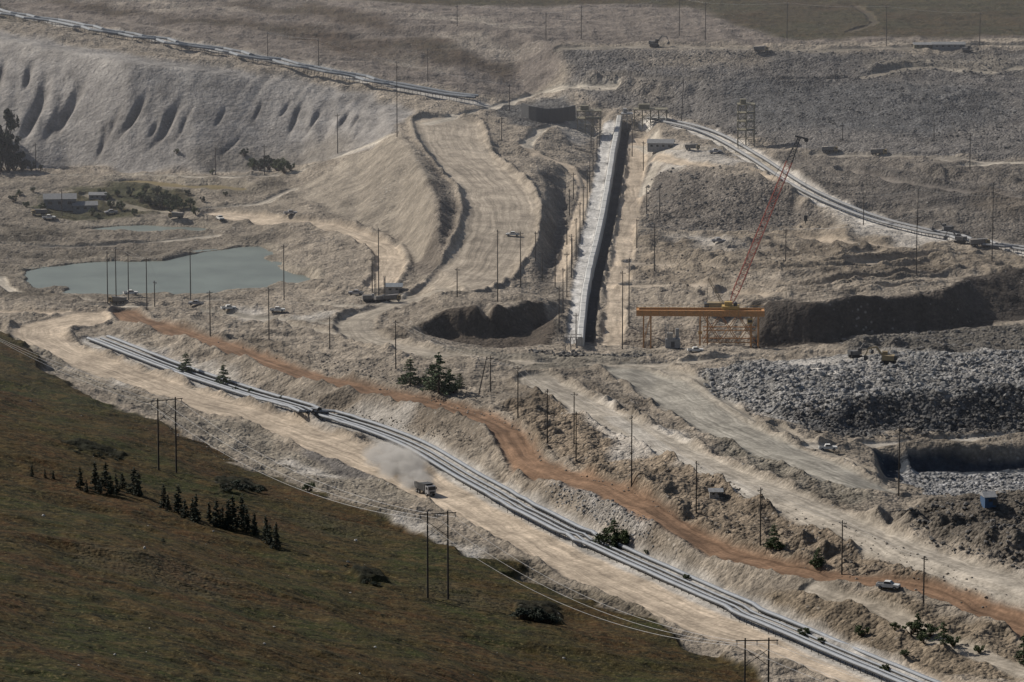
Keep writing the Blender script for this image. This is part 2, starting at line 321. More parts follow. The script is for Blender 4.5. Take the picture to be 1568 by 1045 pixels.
road([(655,190),(700,180),(760,165),(850,140),(940,135)],5,LT)
road([(680,448),(600,472),(545,492),(560,520),(640,540),(740,553),(860,560),(1000,562),(1150,550),(1300,548),(1400,550)],13,(0.29,0.258,0.212),berm=.6)
road([(330,480),(440,500),(520,515)],5,LT,mix=.6)
road([(960,570),(1020,600),(1090,645),(1200,695),(1340,752)],18,(0.255,0.24,0.207),track=1.1,berm=.8)
road([(960,560),(1040,575),(1080,600),(1150,650)],7,GR,mix=.5)
road([(820,580),(900,625),(1000,672),(1100,722),(1200,765),(1300,808),(1400,850),(1568,905),(1760,980)],13,(0.33,0.298,0.25),berm=.9)
road([(940,640),(1040,705),(1150,760)],6,(0.36,.34,.305),mix=.6)
road([(934,190),(920,260),(905,340),(890,430),(876,530)],5,(0.50,0.49,0.47),track=.4)
road([(978,215),(974,260),(961,340),(948,430),(936,530)],8,TAN)
road([(800,222),(822,235),(870,258),(893,290),(880,340),(856,430)],4.5,TAN)
road([(805,225),(830,200),(900,190)],5,LT)
road([(1000,210),(1010,235),(1000,262),(985,300)],5,LT)
road([(1005,240),(1070,255),(1140,262),(1200,285)],5,TAN)
road([(1000,184),(1080,204),(1150,240),(1220,286),(1300,325),(1400,355),(1568,388),(1760,425)],12,(0.50,0.475,0.435),track=.3)
road([(970,225),(1060,232),(1150,238),(1190,262)],5,LT)
road([(1160,362),(1300,372),(1400,385),(1568,398)],5,TAN,mix=.8)
road([(970,405),(1100,412),(1250,410),(1400,400),(1480,395)],7,(0.33,.285,.23),mix=.8,berm=1.4)
road([(1130,385),(1250,392),(1340,388)],5,(0.33,.285,.23),mix=.7,berm=1.2)
road([(970,440),(1100,438),(1250,440),(1450,420)],8,(0.34,.29,.23),mix=.8,berm=1.4)
road([(1110,450),(1200,455),(1300,450),(1420,440)],6,TAN,mix=.7,berm=.8)
road([(1320,120),(1400,105),(1520,112),(1560,104)],6,(0.28,.25,.205),mix=.8)
road([(900,120),(1050,126),(1200,128),(1300,122)],4,(0.19,.17,.143),mix=.7,berm=1)
road([(1250,238),(1400,243),(1568,252)],5,(0.26,.235,.2),mix=.8)
road([(1480,256),(1568,250),(1760,252)],5,LT)
road([(1290,265),(1400,285),(1568,305)],4,(0.22,.195,.17),mix=.6,berm=1)
road([(860,76),(1000,72),(1200,78),(1400,74),(1760,68)],6,(0.2,.18,.15),mix=.8)
road([(1310,10),(1340,35),(1300,50)],4,(0.14,.12,.1),mix=.6)
road([(0,22),(200,55),(400,90),(600,132),(735,160)],9,(0.34,.325,.30),track=.4)
road([(0,12),(250,45),(450,88),(560,98)],4,(0.19,.168,.145),mix=.6)
road([(1245,686),(1350,682),(1450,676),(1568,668),(1760,665)],6,(0.37,.34,.295),berm=.6)
road([(1190,655),(1260,690),(1330,722)],5,LT,mix=.5)
road([(130,488),(60,505),(85,535),(250,597),(400,645),(520,690),(640,740),(760,800),(900,872),(1050,942),(1200,995),(1400,1060),(1700,1175)],18,(0.42,0.35,0.27),track=1.0,berm=.9)
road([(150,522),(250,562),(350,597),(450,627),(560,658),(640,690),(720,736),(800,780),(900,830),(1000,875),(1100,920),(1200,965),(1300,1008),(1400,1050)],11,(0.34,.325,.30),track=.4)
road([(190,480),(205,489),(230,497),(350,535),(450,572),(560,600),(660,620),(740,643),(780,670),(800,700),(830,722),(920,748),(1000,785),(1080,835),(1150,862),(1250,885),(1350,898),(1420,910),(1500,940),(1568,965),(1760,1060)],9.5,(0.178,0.113,0.073),berm=.8,track=1.3,warp=.8)
road([(1240,905),(1350,940),(1450,985),(1568,1030)],6,LT,mix=.6)
TR=road([(958,195),(951,240),(943,290),(932,350),(920,400),(908,460),(901,530)],3.6,(0.045,0.05,0.06),mix=.95,keep=True,dz=-2.6,feather=.5,warp=0); ROAD*=(1-TR); ROUGH*=(1-TR); ROCK*=(1-TR)  # carved trench beside the gallery, its cast shadow painted in as near-black colour
# spoil heaps
def H0(u,v): return hit([(u,v)])[0]
def heap(u,v,r,h):
    p=H0(u,v);i0,i1=np.searchsorted(T,[math.log(p[1]-r*2),math.log(p[1]+r*2)]);j0,j1=np.searchsorted(S,[(p[0]-r*2)/p[1],(p[0]+r*2)/p[1]])
    d=np.hypot(Xg[i0:i1,j0:j1]-p[0],Yg[i0:i1,j0:j1]-p[1]);HEAP[i0:i1,j0:j1]=np.maximum(HEAP[i0:i1,j0:j1],h*np.clip(1-d/r,0,1)**.9)
rr=random.Random(3)
for (ua,va,ub,vb,n,r,h) in ((985,378,1175,374,16,4.5,2.2),(1185,386,1330,384,10,4,1.8),(1000,398,1090,402,7,4,1.6),(1060,590,1170,560,9,5,2.5),(1010,455,1110,452,8,4,1.6),(700,500,760,497,5,3.5,2),(345,498,470,505,8,3.5,1.5),(1290,540,1400,532,7,5,3),(470,445,540,450,5,3.5,1.6),
        (920,620,990,650,6,3.5,2),(1120,675,1220,720,8,4,2.2),(1340,800,1560,855,14,5,3),(560,520,640,560,6,3.5,1.5),(800,640,860,690,5,4,2),(1230,840,1350,880,8,3.5,2),(40,445,130,462,6,3,1.3),(1390,262,1560,280,9,5,2.5),(1320,110,1420,98,6,5,2.2),
        (900,130,1060,145,9,4.5,2.2),(1360,160,1540,150,9,5,2.2)):
    for k in range(n):
        t=(k+rr.random()*.7)/n;heap(ua+(ub-ua)*t+rr.uniform(-3,3),va+(vb-va)*t+rr.uniform(-2.5,2.5),r*rr.uniform(.7,1.3),h*rr.uniform(.6,1.3))
HEAP*=np.clip(1-ROAD*1.5,0,1)
# hill paint last
wzone(mh,(0.05,0.042,0.02),.25,.05,1.0); ROAD*=(1-mh); BERM*=(1-mh)
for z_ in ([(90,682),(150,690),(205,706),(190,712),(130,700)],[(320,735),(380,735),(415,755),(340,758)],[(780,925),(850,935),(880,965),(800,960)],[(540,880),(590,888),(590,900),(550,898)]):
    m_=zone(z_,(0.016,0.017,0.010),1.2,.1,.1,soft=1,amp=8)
for z_ in ([(120,850),(260,870),(380,920),(250,905)],[(640,900),(760,930),(800,960),(690,940)],[(420,760),(520,800),(600,840),(480,810)]):
    zone(z_,(0.09,.078,.055),.5,.6,.6,soft=4,amp=30,mix=.6)
# ponds
POND=[(28,418),(70,414),(110,410),(190,402),(250,400),(290,390),(330,384),(352,380),(405,376),(425,384),(400,400),(455,412),(490,420),(470,434),(430,432),(405,442),(360,442),(330,447),(280,449),(230,446),(190,453),(120,449),(90,440),(60,442),(40,430)]
P_B=[(110,352),(180,344),(250,343),(340,350),(300,357),(220,356),(160,360)]
P_C=[(150,280),(230,276),(300,278),(370,282),(370,290),(290,287),(200,287)]
waters=[]
for nm,pl in (("pond_water",POND),("pond_water",P_B),("muddy_canal_water",P_C)):
    wp=hit(cat(pl+[pl[0]],10)); zmin=np.median(wp[:,2])
    m=blur(pip(wp,12).astype(np.float32),2)
    waters.append((nm,wp,zmin,m))
for nm,wp,zm,m in waters:
    ROUGH*= (1-m); Z[:]=Z*(1-m)+(zm-1.5)*m; ROAD*=(1-m); DZ*=(1-m); BERM*=(1-m); HEAP*=(1-m)
    ring=np.clip(blur((m>.1).astype(np.float32),5)*1.5,0,1)*(1-m)
    Z[:]=np.where(ring>.2,np.maximum(Z,zm-.2),Z)
    COL[:]=COL*(1-ring[...,None]*.5)+np.array((0.25,.225,.18))*ring[...,None]*.5
# detail relief
R=ROUGH
n1=(fbm(Xg,Yg,42,3,3)-.5)*5.0
n2=(ridge(Xg,Yg,15,4,5)-.5)*3.2
n3=(ridge(Xg,Yg,5,2,9)-.5)*.9
an=(ridge(Xg/1.0,Yg*4.2,48,3,31)-.5)*3.4
Zd=(n1*.5+n2*.8+n3+an*1.0)*R
g=Xg-0.35*Yg+ (fbm(Xg,Yg,60,2,41)-.5)*8
gl=ridge(g,Yg*.04,13,2,77)**1.5*1.3+ridge(g,Yg*.08,4.2,1,79)*.4
gm=fbm(Xg,Yg,90,2,55); gl=gl*np.clip((gm-.3)*3.2,.25,1.1)
Zd=Zd-gl*GUL*np.clip(1-ROAD,0,1)
hl=(fbm(Xg,Yg,120,3,61)-.5)*9*GRASS+(ridge(Xg*.8+Yg*.3,Yg,30,4,63)-.5)*3.4*mh
Z=(Z+Zd+BERM+DZ+HEAP+hl*np.clip(mh,0,1)).astype(np.float32)
LM=fbm(Xg,Yg,70,4,91)[...,None]
COL*=(0.76+0.46*LM)
# ---------------- mesh ----------------
def grid_mesh():
    co=np.stack([Xg,Yg,Z],-1).reshape(-1,3).astype(np.float32)
    i=np.arange(NT-1)[:,None]*NS+np.arange(NS-1)[None,:]
    q=np.stack([i,i+1,i+NS+1,i+NS],-1).reshape(-1,4).astype(np.int32)
    me=bpy.data.meshes.new("terrain"); me.vertices.add(len(co)); me.vertices.foreach_set("co",co.ravel())
    me.loops.add(q.size); me.loops.foreach_set("vertex_index",q.ravel())
    me.polygons.add(len(q)); me.polygons.foreach_set("loop_start",np.arange(0,q.size,4,dtype=np.int32))
    me.polygons.foreach_set("use_smooth",np.ones(len(q),bool))
    me.update(calc_edges=True)
    c4=np.ones((len(co),4),np.float32);c4[:,:3]=COL.reshape(-1,3)
    a=me.color_attributes.new("Albedo",'FLOAT_COLOR','POINT');a.data.foreach_set("color",c4.ravel())
    for n,arr in (("grass",GRASS),("rock",ROCK),("road",ROAD),("lat",LAT),("alo",ALO)):
        a=me.attributes.new(n,'FLOAT','POINT');a.data.foreach_set("value",arr.astype(np.float32).ravel())
    return me
me=grid_mesh(); terr=bpy.data.objects.new("mine_terrain_ground",me); scene.collection.objects.link(terr)
# ---------------- materials ----------------
def newmat(n):
    m=bpy.data.materials.new(n);m.use_nodes=True;return m,m.node_tree,m.node_tree.nodes["Principled BSDF"]
class NB:
    def __init__(s,nt): s.nt=nt;s.tc=nt.nodes.new("ShaderNodeTexCoord")
    def n(s,t,**k):
        x=s.nt.nodes.new(t)
        for a,b in k.items(): setattr(x,a,b)
        return x
    def l(s,a,b): s.nt.links.new(a,b)
    def math(s,op,a,b=None,c=None,clamp=False):
        x=s.n("ShaderNodeMath",operation=op);x.use_clamp=clamp
        for i,v in enumerate((a,b,c)):
            if v is None: continue
            if isinstance(v,(int,float)): x.inputs[i].default_value=v
            else: s.l(v,x.inputs[i])
        return x.outputs[0]
    def noise(s,scale,detail=3,vec=None,rough=.6):
        x=s.n("ShaderNodeTexNoise");x.inputs["Scale"].default_value=scale;x.inputs["Detail"].default_value=detail;x.inputs["Roughness"].default_value=rough
        s.l(vec or s.tc.outputs["Object"],x.inputs["Vector"]);return x.outputs["Fac"]
    def ramp(s,f,a,b,lo=0.,hi=1.):
        x=s.n("ShaderNodeMapRange");x.inputs[1].default_value=a;x.inputs[2].default_value=b;x.inputs[3].default_value=lo;x.inputs[4].default_value=hi
        s.l(f,x.inputs[0]);return x.outputs[0]
    def mix(s,f,a,b,mode='MIX'):
        x=s.n("ShaderNodeMix",data_type='RGBA',blend_type=mode)
        if isinstance(f,(int,float)): x.inputs[0].default_value=f
        else: s.l(f,x.inputs[0])
        for i,v in ((6,a),(7,b)):
            if isinstance(v,tuple): x.inputs[i].default_value=(*v,1)
            else: s.l(v,x.inputs[i])
        return x.outputs[2]
    def attr(s,n): 
        x=s.n("ShaderNodeAttribute",attribute_name=n);return x
m,t,bs=newmat("mine_ground"); N=NB(t)
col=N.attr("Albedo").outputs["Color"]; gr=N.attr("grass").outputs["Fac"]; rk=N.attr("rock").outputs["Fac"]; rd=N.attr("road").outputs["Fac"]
nbig=N.noise(.12,5)
v1=N.ramp(nbig,.3,.7,.66,1.34); v2=N.ramp(N.noise(.9,3),.3,.7,.76,1.24)
vv=N.math('MULTIPLY',v1,v2)
sc=N.n("ShaderNodeVectorMath",operation='SCALE'); N.l(col,sc.inputs[0]); N.l(vv,sc.inputs["Scale"]); c=sc.outputs[0]
vo=N.n("ShaderNodeTexVoronoi");vo.inputs["Scale"].default_value=.95;N.l(N.tc.outputs["Object"],vo.inputs["Vector"])
sepc=N.n("ShaderNodeSeparateColor");N.l(vo.outputs["Color"],sepc.inputs[0])
rf=N.ramp(N.math('POWER',sepc.outputs[0],1.8),0,1,.62,1.9)
rfm=N.math('ADD',N.math('MULTIPLY',N.math('SUBTRACT',rf,1.0),N.math('MULTIPLY',rk,.8)),1.0)
sc2=N.n("ShaderNodeVectorMath",operation='SCALE');N.l(c,sc2.inputs[0]);N.l(rfm,sc2.inputs["Scale"]);c=sc2.outputs[0]
vo2=N.n("ShaderNodeTexVoronoi");vo2.inputs["Scale"].default_value=.4;N.l(N.tc.outputs["Object"],vo2.inputs["Vector"])
sp=N.ramp(vo2.outputs["Distance"],.12,.24,1,0); sp2=N.math('MULTIPLY',sp,N.math('MULTIPLY',N.ramp(N.noise(.05,3),.5,.62),.5))
c=N.mix(N.math('MULTIPLY',sp2,N.math('SUBTRACT',1.0,rd,clamp=True)),c,(0.38,.36,.33))
cb=N.n("ShaderNodeCombineXYZ");N.l(N.math('ADD',N.math('MULTIPLY',N.attr("lat").outputs["Fac"],.6),N.math('MULTIPLY',N.noise(.035,2),5.0)),cb.inputs[0]);N.l(N.math('MULTIPLY',N.attr("alo").outputs["Fac"],.014),cb.inputs[1])
tr=N.ramp(N.noise(1.0,5,cb.outputs[0],.7),.32,.68,.62,1.34)
trm=N.math('ADD',N.math('MULTIPLY',N.math('SUBTRACT',tr,1.0),rd),1.0)
sc3=N.n("ShaderNodeVectorMath",operation='SCALE');N.l(c,sc3.inputs[0]);N.l(trm,sc3.inputs["Scale"]);c=sc3.outputs[0]
g1=N.mix(N.ramp(N.noise(.026,4),.40,.60),(0.062,0.032,0.011),(0.030,0.034,0.008))
g1=N.mix(N.ramp(N.noise(.10,5),.5,.66),g1,(0.076,0.050,0.018))
g1=N.mix(N.ramp(N.noise(.30,5,rough=.7),.42,.62,.0,.9),g1,(0.012,0.012,0.005))
g1=N.mix(N.ramp(N.noise(1.1,3),.55,.68,.0,.75),g1,(0.125,0.10,0.046))
c=N.mix(gr,c,g1)
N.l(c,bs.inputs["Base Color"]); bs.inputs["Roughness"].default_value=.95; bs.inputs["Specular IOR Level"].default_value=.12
b1=N.math('MULTIPLY',vo.outputs["Distance"],N.math('MULTIPLY',rk,-1.0)); b2=N.math('MULTIPLY',N.noise(.4,4,rough=.62),1.2)
nr=N.math('MULTIPLY',b2,N.math('SUBTRACT',1.1,rd,clamp=True))
bh=N.math('ADD',b1,nr)
bp=N.n("ShaderNodeBump");bp.inputs["Strength"].default_value=.9;bp.inputs["Distance"].default_value=1.0;N.l(bh,bp.inputs["Height"]);N.l(bp.outputs[0],bs.inputs["Normal"])
me.materials.append(m)
MATS={}
def mat(name,col,rough=.7,metal=0.,var=.25,scale=1.5,bump=0):
    if name in MATS: return MATS[name]
    m,t,b=newmat(name);N=NB(t)
    f=N.ramp(N.noise(scale,4),.3,.7,1-var,1+var)
    s=N.n("ShaderNodeVectorMath",operation='SCALE');s.inputs[0].default_value=col;N.l(f,s.inputs["Scale"])
    N.l(s.outputs[0],b.inputs["Base Color"]);b.inputs["Roughness"].default_value=rough;b.inputs["Metallic"].default_value=metal
    MATS[name]=m;return m
ORANGE=mat("orange_paint",(0.42,0.21,0.075)); YEL=mat("yellow_paint",(0.38,0.26,0.08)); RED=mat("red_paint",(0.38,0.10,0.07)); WHT=mat("white_paint",(0.55,0.55,0.53),var=.12)
DRK=mat("dark_steel",(0.045,0.047,0.05)); GRY=mat("galvanised_steel",(0.22,0.225,0.23)); BLU=mat("blue_grey_cladding",(0.17,0.19,0.21)); WOOD=mat("weathered_wood",(0.035,0.03,0.026),.9)
PIPE=mat("conveyor_cover",(0.22,0.24,0.265),.6,var=.15,scale=.4)
RUB=mat("rubber",(0.02,0.02,0.02),.9); GLS=mat("dark_glass",(0.02,0.025,0.03),.15); WIRE=mat("aluminium_wire",(0.42,0.42,0.42),.5); CONC=mat("concrete",(0.30,0.285,0.26),.9); BEI=mat("beige_steel",(0.16,0.145,0.10)); BLUE=mat("blue_paint",(0.03,0.07,0.14)); BARK=mat("bark",(0.07,0.05,0.035),.95)
DULL=mat("dusty_yellow_paint",(0.26,0.20,0.11))
LEAFP=mat("pine_needles",(0.048,0.075,0.026),.8,var=.6,scale=1.2); LEAFB=mat("shrub_leaves",(0.065,0.088,0.030),.8,var=.6,scale=.9); LEAFD=mat("dark_needles",(0.017,0.027,0.013),.8,var=.5,scale=1.2); LEAFM=mat("muted_leaves",(0.032,0.044,0.022),.8,var=.5,scale=.9)
RKM=mat("blasted_rock",(0.215,0.213,0.208),.95,var=.55,scale=.3); RKD=mat("dark_rock",(0.105,0.10,0.094),.95,var=.5,scale=.35); RKT=mat("tan_rock",(0.20,0.175,0.145),.95,var=.4,scale=.35)
class MB:
    def __init__(s): s.v=[];s.f=[];s.m=[];s.mats=[]
    def mi(s,m):
        if m not in s.mats: s.mats.append(m)
        return s.mats.index(m)
    def add(s,vs,fs,m):
        o=len(s.v);s.v+=[tuple(v) for v in vs];i=s.mi(m)
        for f in fs: s.f.append([k+o for k in f]);s.m.append(i)
    def box(s,c,d,m,rz=0.):
        x,y,z=d[0]/2,d[1]/2,d[2]/2;ca,sa=math.cos(rz),math.sin(rz)
        vs=[]
        for sx,sy,sz in ((-1,-1,-1),(1,-1,-1),(1,1,-1),(-1,1,-1),(-1,-1,1),(1,-1,1),(1,1,1),(-1,1,1)):
            a,b=sx*x,sy*y;vs.append((c[0]+a*ca-b*sa,c[1]+a*sa+b*ca,c[2]+sz*z))
        s.add(vs,[(0,3,2,1),(4,5,6,7),(0,1,5,4),(1,2,6,5),(2,3,7,6),(3,0,4,7)],m)
    def prism(s,poly,y0,y1,m):
        n=len(poly);vs=[(p[0],y0,p[1]) for p in poly]+[(p[0],y1,p[1]) for p in poly]
        s.add(vs,[tuple(range(n)),tuple(range(2*n-1,n-1,-1))]+[(i,i+n,(i+1)%n+n,(i+1)%n) for i in range(n)],m)
    def cyl(s,p,q,r1,r2,m,n=8):
        p=Vector(p);q=Vector(q);d=(q-p).normalized();a=d.orthogonal().normalized();b=d.cross(a);vs=[]
        for o,r in ((p,r1),(q,r2)):
            for k in range(n):
                t=2*math.pi*k/n;vs.append(o+a*math.cos(t)*r+b*math.sin(t)*r)
        s.add(vs,[(k,(k+1)%n,(k+1)%n+n,k+n) for k in range(n)]+[tuple(range(n-1,-1,-1)),tuple(range(n,2*n))],m)
    def beam(s,p,q,w,m): s.cyl(p,q,w*.7,w*.7,m,4)
    def sweep(s,path,sec,m):
        P=[Vector(p) for p in path];n=len(sec);vs=[]
        for i,p in enumerate(P):
            d=(P[min(i+1,len(P)-1)]-P[max(i-1,0)]);d.z=0;d.normalize();r=Vector((d.y,-d.x,0))
            for a,b in sec: vs.append(p+r*a+Vector((0,0,b)))
        fs=[]
        for i in range(len(P)-1):
            for k in range(n): fs.append((i*n+k,i*n+(k+1)%n,(i+1)*n+(k+1)%n,(i+1)*n+k))
        fs+= [tuple(range(n)),tuple(range(len(P)*n-1,(len(P)-1)*n-1,-1))]
        s.add(vs,fs,m)
    def lattice(s,p,q,w,w2,seg,m,t=.12):
        p=Vector(p);q=Vector(q);d=(q-p).normalized();a=d.cross(Vector((0,1,0)));a=(a if a.length>.1 else Vector((1,0,0))).normalized();b=d.cross(a)
        rings=[]
        for i in range(seg+1):
            o=p+(q-p)*(i/seg);ww=(w+(w2-w)*i/seg)/2
            rings.append([o+a*ww*x+b*ww*y for x,y in ((1,1),(-1,1),(-1,-1),(1,-1))])
        for i in range(seg):
            for k in range(4):
                s.beam(rings[i][k],rings[i+1][k],t,m)
                A_,B_=(rings[i][k],rings[i+1][(k+1)%4]) if i%2 else (rings[i][(k+1)%4],rings[i+1][k])
                s.beam(A_,B_,t*.6,m); s.beam(rings[i][k],rings[i][(k+1)%4],t*.6,m)
    def mesh(s,name,smooth=False):
        me=bpy.data.meshes.new(name);me.from_pydata(s.v,[],s.f)
        for x in s.mats: me.materials.append(x)
        me.polygons.foreach_set("material_index",s.m)
        me.update();return me
def put(name,me,loc=(0,0,0),rz=0.,sc=1.):
    o=bpy.data.objects.new(name,me);scene.collection.objects.link(o);o.location=loc;o.rotation_euler=(0,0,rz)
    o.scale=sc if isinstance(sc,tuple) else (sc,)*3;return o
def H(u,v): return hit([(u,v)])[0]
# ---------------- water ----------------
def watermat(n,c,r):
    m,t,b=newmat(n);N=NB(t)
    N.l(N.mix(N.ramp(N.noise(.05,3),.35,.65),tuple(x*.75 for x in c),c),b.inputs["Base Color"]);b.inputs["Roughness"].default_value=r
    bp=N.n("ShaderNodeBump");bp.inputs["Strength"].default_value=.25;bp.inputs["Distance"].default_value=.15;N.l(N.noise(1.2,3),bp.inputs["Height"]);N.l(bp.outputs[0],b.inputs["Normal"]);return m
WM=watermat("silty_water",(0.165,0.19,0.165),.4);WM2=watermat("muddy_water",(0.22,0.17,0.075),.35)
for nm,wp,zm,m_ in waters:
    c0=wp[:,:2].mean(0);q=[]
    for p in wp[:-1,:2]:
        d=p-c0;q.append((*(c0+d*(1+5/np.linalg.norm(d))),zm-.45))
    me_=bpy.data.meshes.new(nm);me_.from_pydata(q,[],[tuple(range(len(q)))]);me_.materials.append(WM2 if 'mud' in nm else WM);put(nm,me_)
# ---------------- conveyors ----------------
def zsm(P,k=4,lift=0):
    z=P[:,2].copy();zz=np.array([z[max(0,i-k):i+k+1].mean() for i in range(len(z))]);P=P.copy();P[:,2]=np.maximum(zz,z-.3)+lift;return P
def dens(P,step):
    out=[];
    for p,q in zip(P[:-1],P[1:]):
        n=max(1,int(np.linalg.norm(q-p)/step))
        for i in range(n): out.append(p+(q-p)*i/n)
    out.append(P[-1]);return np.array(out)
def offs(P,o):
    d=np.gradient(P[:,:2],axis=0);d/=np.linalg.norm(d,axis=1)[:,None]+1e-9;Q=P.copy();Q[:,0]+=d[:,1]*o;Q[:,1]-=d[:,0]*o;return Q
def conveyor(name,uv,offsets,w,h,legs=6,cover=WHT,side=DRK,step=12):
    P=zsm(hit(cat(uv,step)));mb=MB()
    hood=[(w/2*math.cos(a),h+.35+w*.36*math.sin(a)) for a in [math.pi*k/6 for k in range(7)]]
    for o in offsets:
        Q=offs(P,o);mb.sweep(Q,hood,cover)
        mb.sweep(Q,[(-w/2-.05,h),(w/2+.05,h),(w/2+.05,h+.33),(-w/2-.05,h+.33)],side)
        for p in dens(Q,legs)[::1]:
            for s_ in (-w/2,w/2): mb.box((p[0]+s_,p[1],p[2]+h/2-.4),(.16,.16,h+.8),side)
    return put(name,mb.mesh(name))
BL=[(150,520),(250,560),(350,595),(450,625),(560,656),(640,688),(720,735),(800,779),(900,829),(1000,874),(1100,919),(1200,964),(1300,1007),(1400,1048),(1550,1110)]
conveyor("overland_conveyor",BL,(-3.8,3.8),1.3,.7,cover=PIPE)
conveyor("pipeline",BL,(-1.2,1.1),.7,.35,cover=PIPE,legs=9)
conveyor("overland_conveyor",[(-150,-5),(0,24),(200,60),(400,95),(600,135),(730,158)],(-3.0,3.0),2.0,1.6,cover=BLU,legs=8)
conveyor("overland_conveyor",[(1000,184),(1080,204),(1150,240),(1220,286),(1300,325),(1400,355),(1568,388),(1760,425)],(-2.6,2.6),1.5,.9,cover=GRY)
P=hit(cat([(949,186),(941,230),(931,290),(920,350),(908,400),(896,460),(889,530)],10));P=zsm(P,5)
PALE=mat("pale_cladding",(0.42,0.42,0.405),var=.2,scale=.3);mb=MB()
mb.sweep(P,[(-1.2,-1.5),(1.2,-1.5),(1.2,2.7),(.8,3.1),(-.8,3.1),(-1.2,2.7)],PALE)
mb.sweep(P,[(1.21,-3.4),(1.33,-3.4),(1.33,2.6),(1.21,2.6)],mat("shaded_side_cladding",(.05,.06,.075)))  # right-side panel: shade of the side away from the sun put into colour
for p in dens(P,14): mb.box((p[0],p[1],p[2]+3.12),(1.7,.2,.1),GRY)
put("conveyor_gallery",mb.mesh("conveyor_gallery"))
# ---------------- poles & wires ----------------
def pole(u,vt,vb,name="utility_pole",arm=1,lean=0):
    p=H(u,vb);h=(vb-vt)*p[1]/F*1.01/math.cos(math.radians(10));mb=MB()
    mb.cyl((0,0,-1),(0,0,h),.22,.14,WOOD,7)
    if arm:
        mb.box((0,.22,h-.8),(2.2,.14,.16),WOOD)
        for x in (-1.0,-.5,.5,1.0): mb.cyl((x,.22,h-.7),(x,.22,h-.35),.07,.05,GRY,6)
        mb.beam((-.8,.22,h-.85),(0,.18,h-1.6),.05,WOOD);mb.beam((.8,.22,h-.85),(0,.18,h-1.6),.05,WOOD)
    o=put(name,mb.mesh(name),tuple(p));o.rotation_euler=(0,math.radians(lean),random.uniform(-1.2,1.2))
    return Vector((p[0]+math.sin(math.radians(lean))*h,p[1],p[2]+h*math.cos(math.radians(lean))-.5))
wires=MB()
def wire(a,b,sag=None,r=.035,n=14):
    L_=(b-a).length;sag=L_*.022 if sag is None else sag;pr=None
    for i in range(n+1):
        t=i/n;p=a.lerp(b,t);p.z-=4*sag*t*(1-t)
        if pr is not None: wires.cyl(pr,p,r,r,WIRE,3)
        pr=p
rows=[[(608,95,210)],[(292,380,460)],[(322,445,515),(412,440,520),(505,485,535)],[(435,375,460),(580,350,460),(570,395,448)],[(762,352,462),(797,355,440)],[(165,385,465),(178,378,466),(197,385,460),(225,395,475),(237,430,470)],
[(606,490,565),(793,560,640),(838,595,678),(882,630,706)],[(879,600,680),(967,635,745),(1066,705,785),(1164,745,835),(1289,795,880),(1414,850,925)],[(1376,650,760)],
[(1002,345,415),(1203,350,400),(1403,330,420),(1519,330,400)],[(1485,205,260)],[(655,75,125),(517,175,235)],[(768,180,215)],[(836,20,62),(1040,-5,55),(1080,5,62),(1205,5,60),(1357,10,70),(1500,20,70)],
[(968,200,240),(953,415,535),(963,395,500)],[(1322,300,345),(1405,290,350),(1568,300,365),(1520,280,350)],[(700,8,40),(890,10,60),(780,130,170),(488,60,105),(410,50,90)],
[(751,545,600)],[(1430,190,215),(1290,190,215)],[(95,290,330)],[(330,225,268),(405,222,268)],[(55,220,262)]]
for r_ in rows:
    tops=[pole(*q) for q in r_]
    if len(tops)>1:
        for a,b in zip(tops[:-1],tops[1:]):
            if (a-b).length<260:
                for dx in (-1.1,1.1): wire(a+Vector((dx,0,.3)),b+Vector((dx,0,.3)),r=.018)
pole(733,545,605,arm=0,lean=12); pole(1043,122,190,lean=5)
tops=[]
for i,(u,v) in enumerate([(914,245),(908,268),(903,295),(899,318),(893,345),(888,372),(882,398),(875,425),(868,455),(862,480),(856,510)]): tops.append(pole(u,v-52-i*2,v))
for a,b in zip(tops[:-1],tops[1:]): wire(a,b,r=.018)
for i,(u,v) in enumerate([(878,305),(872,330),(868,375),(876,405),(850,440),(882,520),(905,235),(918,225)]): pole(u,v-40,v)
for u,v in [(985,262),(990,330),(975,380),(830,430),(820,400),(700,455),(1010,330)]: pole(u,v-45,v)
def hframe(u1,u2,vt,vb,vb2=None):
    a=H(u1,vb);b=H(u2,vb2 or vb);h=(vb-vt)*a[1]/F/math.cos(math.radians(12));mb=MB()
    d=Vector(b)-Vector(a);d.z=0;zt=a[2]+h
    for p in (a,b): mb.cyl((p[0],p[1],p[2]-1),(p[0],p[1],zt+.6),.27,.18,WOOD,8)
    e=d.normalized();c0=Vector((a[0],a[1],zt))-e*2.2;c1=Vector((b[0],b[1],zt))+e*2.2
    mb.beam(c0,c1,.22,WOOD)
    m0=Vector((a[0],a[1],zt-2));m1=Vector((b[0],b[1],zt-6))
    mb.beam(m0,m1,.12,WOOD);mb.beam(Vector((b[0],b[1],zt-2)),Vector((a[0],a[1],zt-6)),.12,WOOD)
    ins=[]
    for t in (0.03,.5,.97):
        p=c0.lerp(c1,t);mb.cyl(p,p-Vector((0,0,1.1)),.12,.09,GRY,6);ins.append(p-Vector((0,0,1.1)))
    put("h_frame_power_pole",mb.mesh("h_frame_power_pole"));return ins
f1=hframe(243,270,612,720,724);f2=hframe(655,686,784,916,918);f3=hframe(1140,1176,977,1095,1100)
for a,b in zip(f1,f2): wire(a,b,6,.045,30)
for a,b in zip(f2,f3): wire(a,b,7,.045,30)
for k,p in enumerate(f1): wire(p,Vector((-190-k*6,1330+k*8,p.z+12)),4,.04,24)
for k,p in enumerate(f3): wire(p,Vector((150+k*6,830,p.z-2)),4,.045,20)
put("power_lines",wires.mesh("power_lines"))
